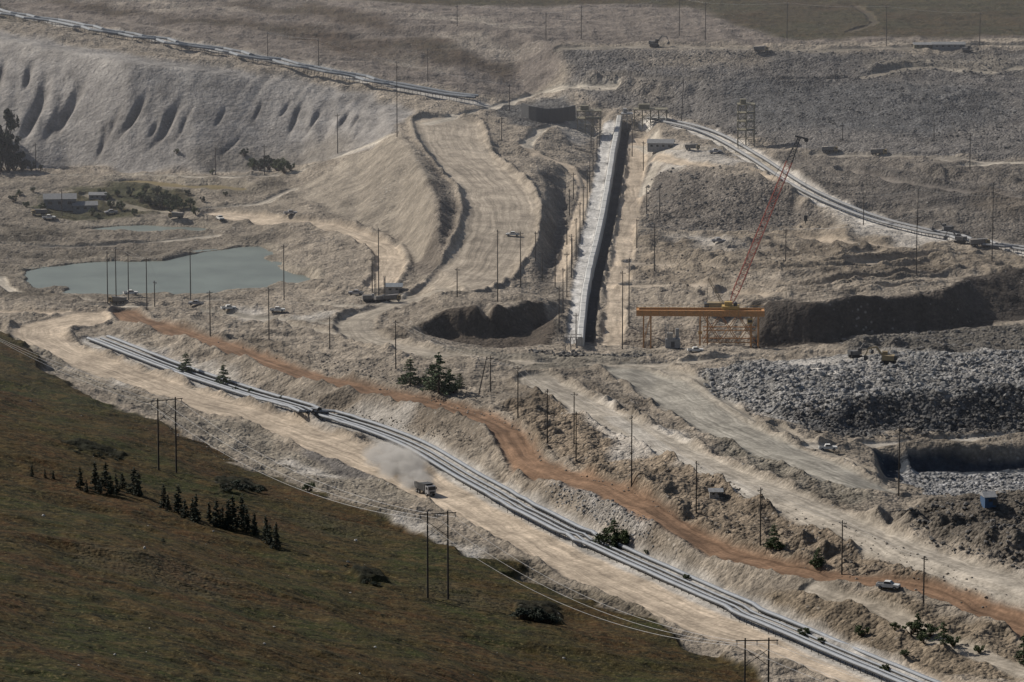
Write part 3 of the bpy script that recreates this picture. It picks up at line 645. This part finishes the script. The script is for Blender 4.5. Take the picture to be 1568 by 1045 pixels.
# ---------------- trees ----------------
def leafy(mb,centers,n,size,m,rs):
    vs=[];fs=[]
    for k in range(n):
        c,rad=centers[rs.integers(len(centers))]
        d=rs.normal(size=3);d/=np.linalg.norm(d);p=np.array(c)+d*np.array(rad)*rs.random()**.4
        a=rs.normal(size=3);a/=np.linalg.norm(a);b=np.cross(a,rs.normal(size=3));b/=np.linalg.norm(b);s=size*(.6+.8*rs.random())
        o=len(vs);vs+=[p-a*s-b*s*.5,p+a*s-b*s*.5,p+a*s*.6+b*s*.6,p-a*s*.5+b*s*.7];fs.append((o,o+1,o+2,o+3))
    mb.add(vs,fs,m)
def pine(seed,fullness,m,n=1700,size=.019):
    rs=np.random.default_rng(seed);mb=MB();mb.cyl((0,0,-.06),(0,0,.97),.022,.004,BARK,6);cs=[]
    lv=12
    for i in range(lv):
        t=.1+.86*i/lv;r=fullness*(1-t)**.8*(.75+.5*rs.random());nb=max(3,int(7*(1-t)+2))
        for k in range(nb):
            a=rs.random()*6.28;L_=r*(.55+.6*rs.random());e=(math.cos(a)*L_,math.sin(a)*L_,t-.04*L_/fullness)
            mb.cyl((0,0,t),e,.005,.001,BARK,3)
            for q in (.45,.75,1.0): cs.append(((e[0]*q,e[1]*q,t+(e[2]-t)*q),(.045*fullness/.25,.045*fullness/.25,.022)))
    cs.append(((0,0,.97),(.015,.015,.05)))
    leafy(mb,cs,n,size,m,rs);return mb.mesh("pine_mesh")
def shrub(seed,m,n=1500):
    rs=np.random.default_rng(seed);mb=MB();cs=[]
    for k in range(11):
        a=rs.random()*6.28;r=.42*rs.random()**.5;z=.2+.7*rs.random()*(1-r*.9);e=(math.cos(a)*r,math.sin(a)*r,z)
        mb.cyl((0,0,-.05),e,.03,.008,BARK,4);s=.10+.13*rs.random();cs.append((e,(s,s,s*.8)))
    leafy(mb,cs,n,.035,m,rs);return mb.mesh("shrub_mesh")
PINES=[pine(i,.24+.05*(i%3),LEAFP) for i in range(3)];PD=[pine(i+10,.15+.04*(i%3),LEAFD,1500,.022) for i in range(4)];SH=[shrub(i,LEAFB) for i in range(3)];SHD=[shrub(i+5,LEAFD) for i in range(2)];SHM=[shrub(i+8,LEAFM) for i in range(2)]
def tree(u,vb,hpx,lib,name,wx=1.0):
    p=H(u,vb);h=hpx*p[1]/F*1.03;o=put(name,random.choice(lib),(p[0],p[1],p[2]-.1),random.uniform(0,6.28),(h*wx,h*wx,h));return o
for u,v,h in [(628,590,44),(672,602,64),(662,598,44),(688,600,38),(704,594,24),(285,572,34),(342,590,34),(1567,1018,50)]: tree(u,v,h,PINES,"pine_tree",1.55)
for u,v,h in [(940,838,46),(1185,840,40),(1253,868,32),(1405,975,40),(1445,985,36)]: tree(u,v,h,PINES+SH[:1],"pine_tree",1.4)
for u,v,h in [(930,836,34),(952,838,32),(1230,975,18),(1320,975,22),(1355,1030,16),(1248,868,18),(1425,975,26),(1050,888,12),(1258,985,12),(472,755,20),(1395,972,26),(1370,965,16),(1460,990,22),(990,848,8),(870,812,8),(618,588,16),(650,590,18),(1180,838,16),(1196,842,14),(385,602,10),(360,600,10),(696,602,18),(1415,985,20),(1385,1005,14),(1500,1000,16),(430,612,8)]: tree(u,v,h,SH,"shrub",1.1)
for u,v,h in [(143,750,34),(152,755,28),(160,748,36),(168,757,26),(176,756,30),(190,752,24),(205,758,32),(213,762,36),(49,727,16),(68,730,14),(80,732,12),(122,752,26),(131,757,20),(250,778,30),(258,782,26),(272,788,34),(281,792,28),(295,794,30),(303,800,34),(318,800,28),(330,806,34),(341,806,26),(350,812,38),(358,808,44),(368,806,40),(378,814,34),(386,818,26),(392,822,30),(408,830,36),(415,834,28),(425,840,32)]:
    tree(u+random.uniform(-3,3),v+random.uniform(-3,3),h*random.uniform(1.0,1.4),PD,"pine_tree",1.35)
for u,v,h in [(375,240,16),(388,258,20),(398,262,24),(412,260,28),(425,262,24),(436,266,26),(270,236,10),(200,300,18),(215,310,20),(232,318,24),(248,322,28),(262,326,24),(278,322,22),(292,318,18),(170,318,14),(185,322,18),(65,322,14),(205,330,14),(240,300,18),(288,300,12),(155,300,14),(300,330,16),(150,335,10),(140,330,14),(325,268,10),(445,262,16),(30,300,12),(50,295,10),(180,300,12),(310,310,12),(345,300,9),(222,296,16),(255,306,18),(270,312,18),(165,306,14),(40,318,12),(20,310,14)]: tree(u,v,h,SH+SHM,"shrub",.9)
for u,v,h in [(0,262,95),(12,262,78),(22,262,60),(-15,262,120),(34,262,40),(5,230,90),(18,240,50),(48,262,24),(62,262,14)]: tree(u,v,h*.85,SHD+SHM,"deciduous_tree",.6)
for u,v,h in [(800,948,24),(820,952,26),(840,956,22),(815,944,18),(350,752,14),(370,750,18),(395,754,14),(560,893,10),(575,897,9),(120,694,8),(150,700,10),(180,706,8),(530,868,6),(250,830,6)]: tree(u,v,h,SHD,"shrub",1.7)
# ---------------- rocks ----------------
ico=np.array([(0,-.526,.851),(0,.526,.851),(0,-.526,-.851),(0,.526,-.851),(-.526,.851,0),(.526,.851,0),(-.526,-.851,0),(.526,-.851,0),(.851,0,-.526),(.851,0,.526),(-.851,0,-.526),(-.851,0,.526)])
icf=[(1,11,0),(1,4,11),(1,5,4),(1,9,5),(1,0,9),(6,0,11),(6,11,10),(11,4,10),(4,3,10),(4,5,3),(5,8,3),(5,9,8),(9,7,8),(9,0,7),(0,6,7),(2,10,3),(2,3,8),(2,8,7),(2,7,6),(2,6,10)]
def rocks(name,areas,m):
    V=[]
    for poly,n,lo,hi in areas:
        cnt=0;W=hit(poly)[:,:2];x0,y0=W.min(0);x1,y1=W.max(0)
        while cnt<n:
            x=rng.uniform(x0,x1,400);y=rng.uniform(y0,y1,400);inside=np.zeros(400,bool)
            for k in range(len(W)):
                xa,ya=W[k];xb,yb=W[(k+1)%len(W)]
                if ya!=yb: inside^=((ya>y)!=(yb>y))&(x<(xb-xa)*(y-ya)/(yb-ya)+xa)
            x=x[inside];y=y[inside]
            if len(x)==0: continue
            z=zlook(x,y)
            for a,b,c in zip(x,y,z):
                s=lo+(hi-lo)*rng.random()**3.5
                q=ico*(0.65+.7*rng.random((12,1)))*np.array([1,.8+.4*rng.random(),.55+.4*rng.random()])*s
                th=rng.random()*6.28;q=np.stack([q[:,0]*math.cos(th)-q[:,1]*math.sin(th),q[:,0]*math.sin(th)+q[:,1]*math.cos(th),q[:,2]],1)
                V.append(q+np.array([a,b,c+s*.25]));cnt+=1
                if cnt>=n: break
    co=np.concatenate(V);fa=np.array(icf);q=((np.arange(len(V))*12)[:,None,None]+fa[None]).reshape(-1,3)
    me=bpy.data.meshes.new(name);me.from_pydata(co.tolist(),[],q.tolist());me.materials.append(m);put(name,me)
rocks("blasted_rock_rubble",[([(1075,578),(1150,562),(1300,552),(1450,542),(1700,540),(1700,600),(1400,606),(1260,614),(1180,636),(1090,604)],8000,.15,1.05),
 ([(1390,729),(1700,722),(1700,750),(1430,762)],2000,.2,.9),([(860,738),(1000,795),(1000,838),(900,793),(830,748)],600,.12,.5)],RKM)
rocks("scattered_boulders",[([(790,538),(850,546),(1000,546),(1000,538),(900,542),(850,535)],160,.4,1.0),([(880,85),(1560,85),(1560,230),(1150,205),(880,145)],2600,.2,.75),
 ([(990,270),(1190,290),(1260,350),(990,352)],700,.2,.8),([(1350,775),(1568,770),(1568,875),(1400,830)],700,.2,.8),
 ([(1290,515),(1568,505),(1568,530),(1320,545)],450,.3,1.1),([(1190,628),(1300,608),(1400,604),(1700,598),(1700,660),(1250,662)],1600,.2,.9)],RKD)
rocks("roadside_stones",[([(840,610),(1260,795),(1568,925),(1568,945),(1250,878),(1000,775),(830,710),(780,650)],1500,.1,.45),([(250,510),(640,560),(760,600),(800,660),(560,590),(350,528)],900,.1,.5),([(980,370),(1450,380),(1450,445),(980,455)],1400,.12,.6),
 ([(450,600),(700,655),(740,690),(620,660)],400,.1,.4),([(100,560),(430,700),(640,775),(600,800),(300,680)],500,.1,.5)],RKT)
rocks("hillside_stones",[([(0,560),(100,610),(430,760),(900,930),(1100,1040),(0,1040)],40,.12,.6)],mat("pale_stone",(0.33,0.32,0.30),.9))
# ---------------- gantry crane ----------------
pL=H(990,530);pR=H(1152,531);Wd=pR[0]-pL[0]+3;mb=MB();h=58*pL[1]/F
for y in (-2.8,2.8):
    mb.box((Wd/2,y,h),(Wd+4,.9,2.0),ORANGE)
    for x in np.arange(0,Wd,3.): mb.box((x,y-.48,h),(.12,.06,1.95),DULL)
    for x in np.arange(-2,Wd+2,2.5): mb.box((x,y,h+1.45),(.07,.07,.9),YEL)
    mb.box((Wd/2,y,h+1.93),(Wd+4,.07,.07),YEL)
for x in (-1.5,Wd+1.5): mb.box((x,0,h),(.9,4.7,1.6),ORANGE)
for x in (0.5,3.0,Wd-20,Wd-17.5,Wd-2.5,Wd):
    for y in (-2.8,2.8):
        mb.beam((x,y*1.7,0),(x,y,h-1.0),.48,ORANGE);mb.box((x,y*1.7,-.6),(1.8,1.0,1.6),DRK)
    mb.beam((x,-4.7,1.2),(x,4.7,1.2),.34,ORANGE);mb.beam((x,-4.5,2),(x,2.8,h-2),.2,YEL)
for y in (-4.3,4.3):
    for zz in (3.0,h*.55): mb.beam((Wd-19,y*(1-.3*zz/h),zz),(Wd-1,y*(1-.3*zz/h),zz),.3,ORANGE)
    for a_,b_ in ((Wd-19,Wd-13),(Wd-13,Wd-7),(Wd-7,Wd-1)):
        mb.beam((a_,y,2.5),(b_,y*.7,h-1),.22,ORANGE);mb.beam((b_,y,2.5),(a_,y*.7,h-1),.22,ORANGE)
    mb.beam((.5,y,2),(3,y*.7,h-1),.18,ORANGE)
mb.box((Wd*.76,0,h+1.7),(6,4.4,1.2),YEL);mb.box((Wd*.74,0,h+3.0),(2.6,2.4,1.4),YEL);mb.cyl((Wd*.8,-1.2,h+2.9),(Wd*.8,1.2,h+2.9),.7,.7,DRK,10)
mb.box((Wd-3,-4,h-2.4),(1.8,1.6,1.8),YEL);mb.box((Wd-3,-4.82,h-2.3),(1.5,.05,1.0),GLS)
for x in (-.5,.5): mb.cyl((Wd*.5+x,0,h),(Wd*.5+x,0,6),.05,.05,DRK,4)
mb.box((Wd*.5,0,5.6),(1.4,.7,1.0),YEL)
put("gantry_crane",mb.mesh("gantry_crane"),(pL[0]-1.5,pL[1]+2,min(pL[2],pR[2])+.8),math.radians(-2))
mb=MB();mb.box((0,0,1.5),(5,3,3),GRY);mb.box((-1,0,4),(2,2.4,2),CONC);mb.cyl((1.5,0,3),(1.5,0,6.5),.6,.6,GRY,10);mb.box((0,-1.53,1.2),(1.2,.05,2),DRK)
mb.lattice((-2,0,0),(-2,0,8),1,1,6,GRY);put("pump_house",mb.mesh("pump_house"),tuple(H(1030,532)))
# crawler crane
pb=H(1106,482);mb=MB();k=pb[1]/F;bl=Vector((107*k,6,262*k))
for y in (-3,3):
    mb.prism([(-4.5,.4),(-4,0),(4,0),(4.5,.4),(4.5,1.0),(4,1.4),(-4,1.4),(-4.5,1.0)],y-.6,y+.6,RUB)
mb.box((0,0,1.5),(4,5,.7),DRK);mb.box((-1.5,0,3.2),(8,3.4,2.4),DULL);mb.box((-5.6,0,3.0),(1.6,4.4,2.6),DRK);mb.box((2.2,-2.3,3.3),(2.2,1.4,2.3),DULL);mb.box((2.4,-3.02,3.7),(1.8,.05,1.2),GLS)
b0=Vector((2.5,0,2.6));b1=b0+bl*.1;b2=b0+bl*.86;b3=b0+bl
mb.lattice(b0,b1,.6,2.2,3,RED,.16);mb.lattice(b1,b2,2.2,2.0,24,RED,.19);mb.lattice(b2,b3,2.0,.8,6,DRK,.22)
mast=Vector((-5,0,13));mb.lattice((0,0,4),mast,1.0,.6,6,DULL,.13)
for y in (-.8,.8): mb.cyl(mast,b3+Vector((0,y,0)),.05,.05,DRK,4);mb.cyl(mast,(-5.5,y,4),.07,.07,DRK,4)
mb.beam(b3+Vector((-1.5,0,.6)),b3+Vector((2.5,0,-.4)),.6,DRK);mb.cyl(b3+Vector((2.5,-.4,-.8)),b3+Vector((2.5,.4,-.8)),.8,.8,DRK,10)
hk=b3+Vector((2.6,0,-126*k));mb.cyl(b3+Vector((2.6,0,-.8)),hk,.05,.05,DRK,4);mb.box(hk,(1.2,.9,2.0),DRK);mb.cyl(hk-Vector((0,0,1)),hk-Vector((0,0,2)),.25,.1,DRK,6)
put("crawler_crane",mb.mesh("crawler_crane"),tuple(pb))
# ---------------- steel structures ----------------
def frame(name,u,v,wpx,hpx,d,m,nx=2,nz=3,deck=True):
    p=H(u,v);k=p[1]/F;W_,H_=wpx*k,hpx*k;mb=MB()
    for i in range(nx+1):
        for y in (-d/2,d/2): mb.beam((-W_/2+W_*i/nx,y,-1),(-W_/2+W_*i/nx,y,H_),.28,m)
    for j in range(1,nz+1):
        z=H_*j/nz
        for y in (-d/2,d/2): mb.beam((-W_/2,y,z),(W_/2,y,z),.22,m)
        for i in range(nx+1): mb.beam((-W_/2+W_*i/nx,-d/2,z),(-W_/2+W_*i/nx,d/2,z),.2,m)
        if deck and j>1: mb.box((0,0,z+.2),(W_+.6,d+.6,.15),m)
        for i in range(nx):
            a,b=(-W_/2+W_*i/nx,-W_/2+W_*(i+1)/nx);z0=H_*(j-1)/nz
            mb.beam((a,-d/2,z0),(b,-d/2,z),.13,m);mb.beam((b,d/2,z0),(a,d/2,z),.13,m)
    if deck:
        for y in (-d/2,d/2):mb.beam((-W_/2,y,H_+1.1),(W_/2,y,H_+1.1),.07,m)
        mb.box((-W_*.2,0,H_+1.2),(W_*.35,d*.5,2.0),m)
    put(name,mb.mesh(name),tuple(p));return mb
frame("transfer_tower",1142,225,25,66,6,BEI,2,5)
frame("transfer_station",902,205,36,36,7,BEI,3,3)
frame("transfer_station",996,192,50,25,7,BEI,4,2)
frame("transfer_station",960,192,16,18,6,GRY,2,2)
frame("hopper_frame",878,532,26,18,5,CONC,3,1,False)
def building(name,u,v,wpx,hpx,d,wall,roof,rz=0,wins=3):
    p=H(u,v);k=p[1]/F;W_,H_=wpx*k,hpx*k;mb=MB();e=H_*.68
    mb.box((0,0,e/2-.5),(W_,d,e+1),wall)
    vs=[(-W_/2-.3,-d/2-.4,e),(W_/2+.3,-d/2-.4,e),(W_/2+.3,d/2+.4,e),(-W_/2-.3,d/2+.4,e),(-W_/2-.3,0,H_),(W_/2+.3,0,H_)]
    mb.add(vs,[(0,1,5,4),(2,3,4,5),(3,0,4),(1,2,5),(0,3,2,1)],roof)
    for i in range(wins):
        x=-W_/2+W_*(i+.7)/(wins+.4)
        mb.box((x,-d/2-.02,e*.6),(W_/wins*.35,.06,e*.3),GLS)
    mb.box((W_*.42,-d/2-.02,e*.36),(1.2,.08,e*.72),DRK)
    put(name,mb.mesh(name),tuple(p),rz)
CLD=mat("grey_cladding",(0.17,0.175,0.18))
building("metal_shed",92,318,50,22,7,CLD,CLD,.1);building("metal_shed",130,324,38,16,6,CLD,CLD,.15);building("metal_shed",150,305,26,11,5,CLD,CLD)
building("site_office",1012,228,40,15,7,GRY,CLD,-.1,4);building("site_office",1452,74,50,10,6,CLD,CLD,0,5);building("site_office",1412,73,26,8,6,BEI,CLD,0,3)
building("electrical_cabin",1096,760,20,13,3,CONC,GRY,0,2);building("blue_container_cabin",1513,772,18,20,4,BLUE,GRY,.2,1)
building("electrical_cabin",603,447,26,14,5,CONC,BLU,0,2)
P=zsm(hit(cat([(800,178),(822,186),(850,188),(880,182)],8)),2);mb=MB();mb.sweep(P,[(-.4,-1),(.4,-1),(.4,6),(-.4,6)],DRK);put("retaining_wall",mb.mesh("retaining_wall"))
# ---------------- vehicles ----------------
def wheels(mb,xs,w,r,t=.35):
    for x in xs:
        for s_ in (-1,1): mb.cyl((x,s_*w/2,r),(x,s_*(w/2-t),r),r,r,RUB,12);mb.cyl((x,s_*(w/2+.02),r),(x,s_*(w/2-.1),r),r*.5,r*.5,GRY,8)
def pickup(body):
    mb=MB();mb.prism([(-2.7,.5),(2.6,.5),(2.7,.9),(2.6,1.15),(1.2,1.25),(-2.7,1.25)],-.95,.95,body)
    mb.prism([(-1.0,1.253),(1.25,1.253),(.55,1.85),(-.8,1.85)],-.85,.85,body);mb.prism([(-.85,1.32),(1.05,1.32),(.5,1.76),(-.7,1.76)],-.86,.86,GLS)
    mb.prism([(1.22,1.28),(1.26,1.28),(.62,1.82),(.58,1.82)],-.75,.75,GLS);mb.box((-1.85,0,1.26),(1.5,1.6,.03),DRK)
    mb.box((2.68,0,.6),(.12,1.8,.25),DRK);mb.box((-2.73,0,.6),(.1,1.8,.2),GRY);wheels(mb,(-1.7,1.7),1.95,.42,.25);return mb.mesh("pickup")
def dumptruck(body,bed):
    mb=MB();mb.box((0,0,1.0),(8,1.0,.4),DRK);mb.prism([(2.3,.8),(4.2,.8),(4.25,1.6),(4.1,3.0),(2.3,3.0)],-1.2,1.2,body);mb.prism([(4.27,1.9),(4.3,1.9),(4.16,2.8),(4.13,2.8)],-1.05,1.05,GLS)
    mb.box((3.3,-1.21,2.3),(1.0,.03,.7),GLS);mb.box((3.3,1.21,2.3),(1.0,.03,.7),GLS);mb.box((4.28,0,1.2),(.1,1.6,.6),DRK)
    for s_ in (-1,1): mb.box((4.3,s_*.95,1.2),(.1,.3,.25),WHT);mb.box((4.0,s_*1.45,2.3),(.1,.25,.6),DRK)
    mb.prism([(-4.2,1.9),(-3.7,1.3),(2.0,1.3),(2.1,3.2),(2.9,3.35),(2.9,3.45),(-4.2,3.0)],-1.3,1.3,bed);mb.box((-.9,0,3.15),(5.6,2.3,.1),mat("ore_load",(0.3,.27,.23)))
    for x in (-3,-1.8,-.6,.6): 
        for s_ in (-1,1): mb.box((x,s_*1.33,2.2),(.12,.08,1.7),bed)
    wheels(mb,(-2.9,-1.5,3.1),2.5,.55,.4);return mb.mesh("dump")
def excavator(c):
    mb=MB()
    for y in (-1.3,1.3): mb.prism([(-2.3,.5),(-1.9,0),(1.9,0),(2.3,.5),(1.9,.95),(-1.9,.95)],y-.35,y+.35,RUB)
    mb.box((-.3,0,1.9),(4.2,2.7,1.4),c);mb.box((1.0,-.8,2.7),(1.5,1.1,1.7),c);mb.box((1.2,-1.37,2.9),(1.2,.04,1.1),GLS);mb.box((-2.2,0,2.0),(.8,2.8,1.3),DRK)
    mb.beam((1.2,.3,2),(3.4,.3,5.0),.4,c);mb.beam((3.4,.3,5.0),(5.6,.3,4.4),.35,c);mb.beam((5.6,.3,4.7),(6.6,.3,2.2),.3,c);mb.prism([(6.0,2.2),(6.9,2.4),(7.0,1.2),(6.3,.9),(5.7,1.4)],-.4,1.0,DRK);mb.cyl((2,.3,2.6),(3.6,.3,4.6),.1,.1,GRY,6)
    return mb.mesh("excav")
def drill(c):
    mb=MB()
    for y in (-1.3,1.3): mb.prism([(-2.6,.5),(-2.2,0),(2.2,0),(2.6,.5),(2.2,.95),(-2.2,.95)],y-.35,y+.35,RUB)
    mb.box((-.5,0,2.0),(5,2.5,1.8),c);mb.box((1.7,-.7,2.5),(1.2,1.2,2.0),GRY);mb.box((2.32,-.7,2.8),(.05,1.0,1.0),GLS);mb.lattice((2.9,.4,.3),(2.9,.4,13),.8,.8,12,DRK,.09);mb.cyl((2.9,.4,.2),(2.9,.4,12),.1,.1,DRK,6);return mb.mesh("drill")
SIL=mat("silver_paint",(.28,.28,.29),.4);DGR=mat("dusty_grey_paint",(.13,.125,.12))
PW=pickup(WHT);PDk=pickup(SIL);DT=dumptruck(SIL,DRK);DY=dumptruck(DULL,DGR);EX=excavator(DULL);EXD=excavator(DGR);DR=drill(DGR)
def veh(name,me,u,v,rz,sc=1.):
    p=H(u,v);return put(name,me,(p[0],p[1],p[2]+.05),math.radians(rz),sc)
veh("dump_truck",DT,651,757,-62,1.05)
veh("white_pickup_truck",PW,1360,902,-20,1.1);veh("pickup_truck",PW,785,362,180,.95);veh("pickup_truck",PW,337,337,-70);veh("pickup_truck",PDk,445,329,10);veh("pickup_truck",PW,1268,690,0);veh("pickup_truck",PDk,1100,372,5)
veh("pickup_truck",PW,1065,540,5)
veh("excavator",EX,1360,558,170,1.1);veh("excavator",EXD,1310,548,20,.9);veh("excavator",EXD,1002,72,0,1.0)
veh("drill_rig",DR,565,462,10,.8);veh("drill_rig",DR,582,462,30,.7);veh("dump_truck",DY,1345,238,0,.8);veh("dump_truck",DY,1270,234,0,.8)
veh("excavator",EXD,1470,372,150,.9);veh("dump_truck",DY,1500,378,5,.9);veh("excavator",EXD,1450,356,190,.9);veh("dump_truck",DY,1165,80,0,.8);veh("excavator",EXD,1480,80,0,.8)
for i,(u,v) in enumerate([(180,465),(200,452),(545,452),(600,462),(425,478),(300,468),(60,330),(75,336),(170,328),(270,335),(350,475),(1095,235),(1060,230)]): veh("service_truck" if i%3==0 else "parked_pickup_truck",[DY,PW,PDk][i%3],u,v,random.choice((0,15,170,200)),.75 if i%3==0 else 1)
# ---------------- dust and haze ----------------
dv,dt_,db=newmat("dust_volume");dt_.nodes.remove(db);N=NB(dt_);out=[n for n in dt_.nodes if n.type=='OUTPUT_MATERIAL'][0]
vl=N.n("ShaderNodeVolumePrincipled");vl.inputs["Color"].default_value=(1,.96,.90,1);vl.inputs["Anisotropy"].default_value=.25
ln=N.n("ShaderNodeVectorMath",operation='LENGTH');N.l(N.tc.outputs["Object"],ln.inputs[0])
fall=N.ramp(ln.outputs["Value"],.1,.98,1,0);nz=N.ramp(N.noise(1.9,3),.38,.62)
N.l(N.math('MULTIPLY',N.math('MULTIPLY',N.math('POWER',fall,1.3),nz),.75),vl.inputs["Density"]);N.l(vl.outputs[0],out.inputs["Volume"])
def dust(u,v,rx,ry,rzz):
    bpy.ops.mesh.primitive_ico_sphere_add(subdivisions=3,radius=1);o=bpy.context.object;o.name="dust_cloud";p=H(u,v);o.location=(p[0],p[1],p[2]+rzz*.4);o.scale=(rx,ry,rzz);o.data.materials.append(dv)
dust(636,746,6,11,4.5);dust(614,724,9,20,6);dust(588,706,8,18,4)
hv,ht,hbs=newmat("haze_volume");ht.nodes.remove(hbs);out=[n for n in ht.nodes if n.type=='OUTPUT_MATERIAL'][0]
vs_=ht.nodes.new("ShaderNodeVolumeScatter");vs_.inputs["Color"].default_value=(.90,.92,1,1);vs_.inputs["Density"].default_value=1.25e-4;vs_.inputs["Anisotropy"].default_value=.0
ht.links.new(vs_.outputs[0],out.inputs["Volume"])
mb=MB();mb.box((0,3650,50),(5200,4900,380),hv);put("haze",mb.mesh("haze"))
print("verts",NT*NS)
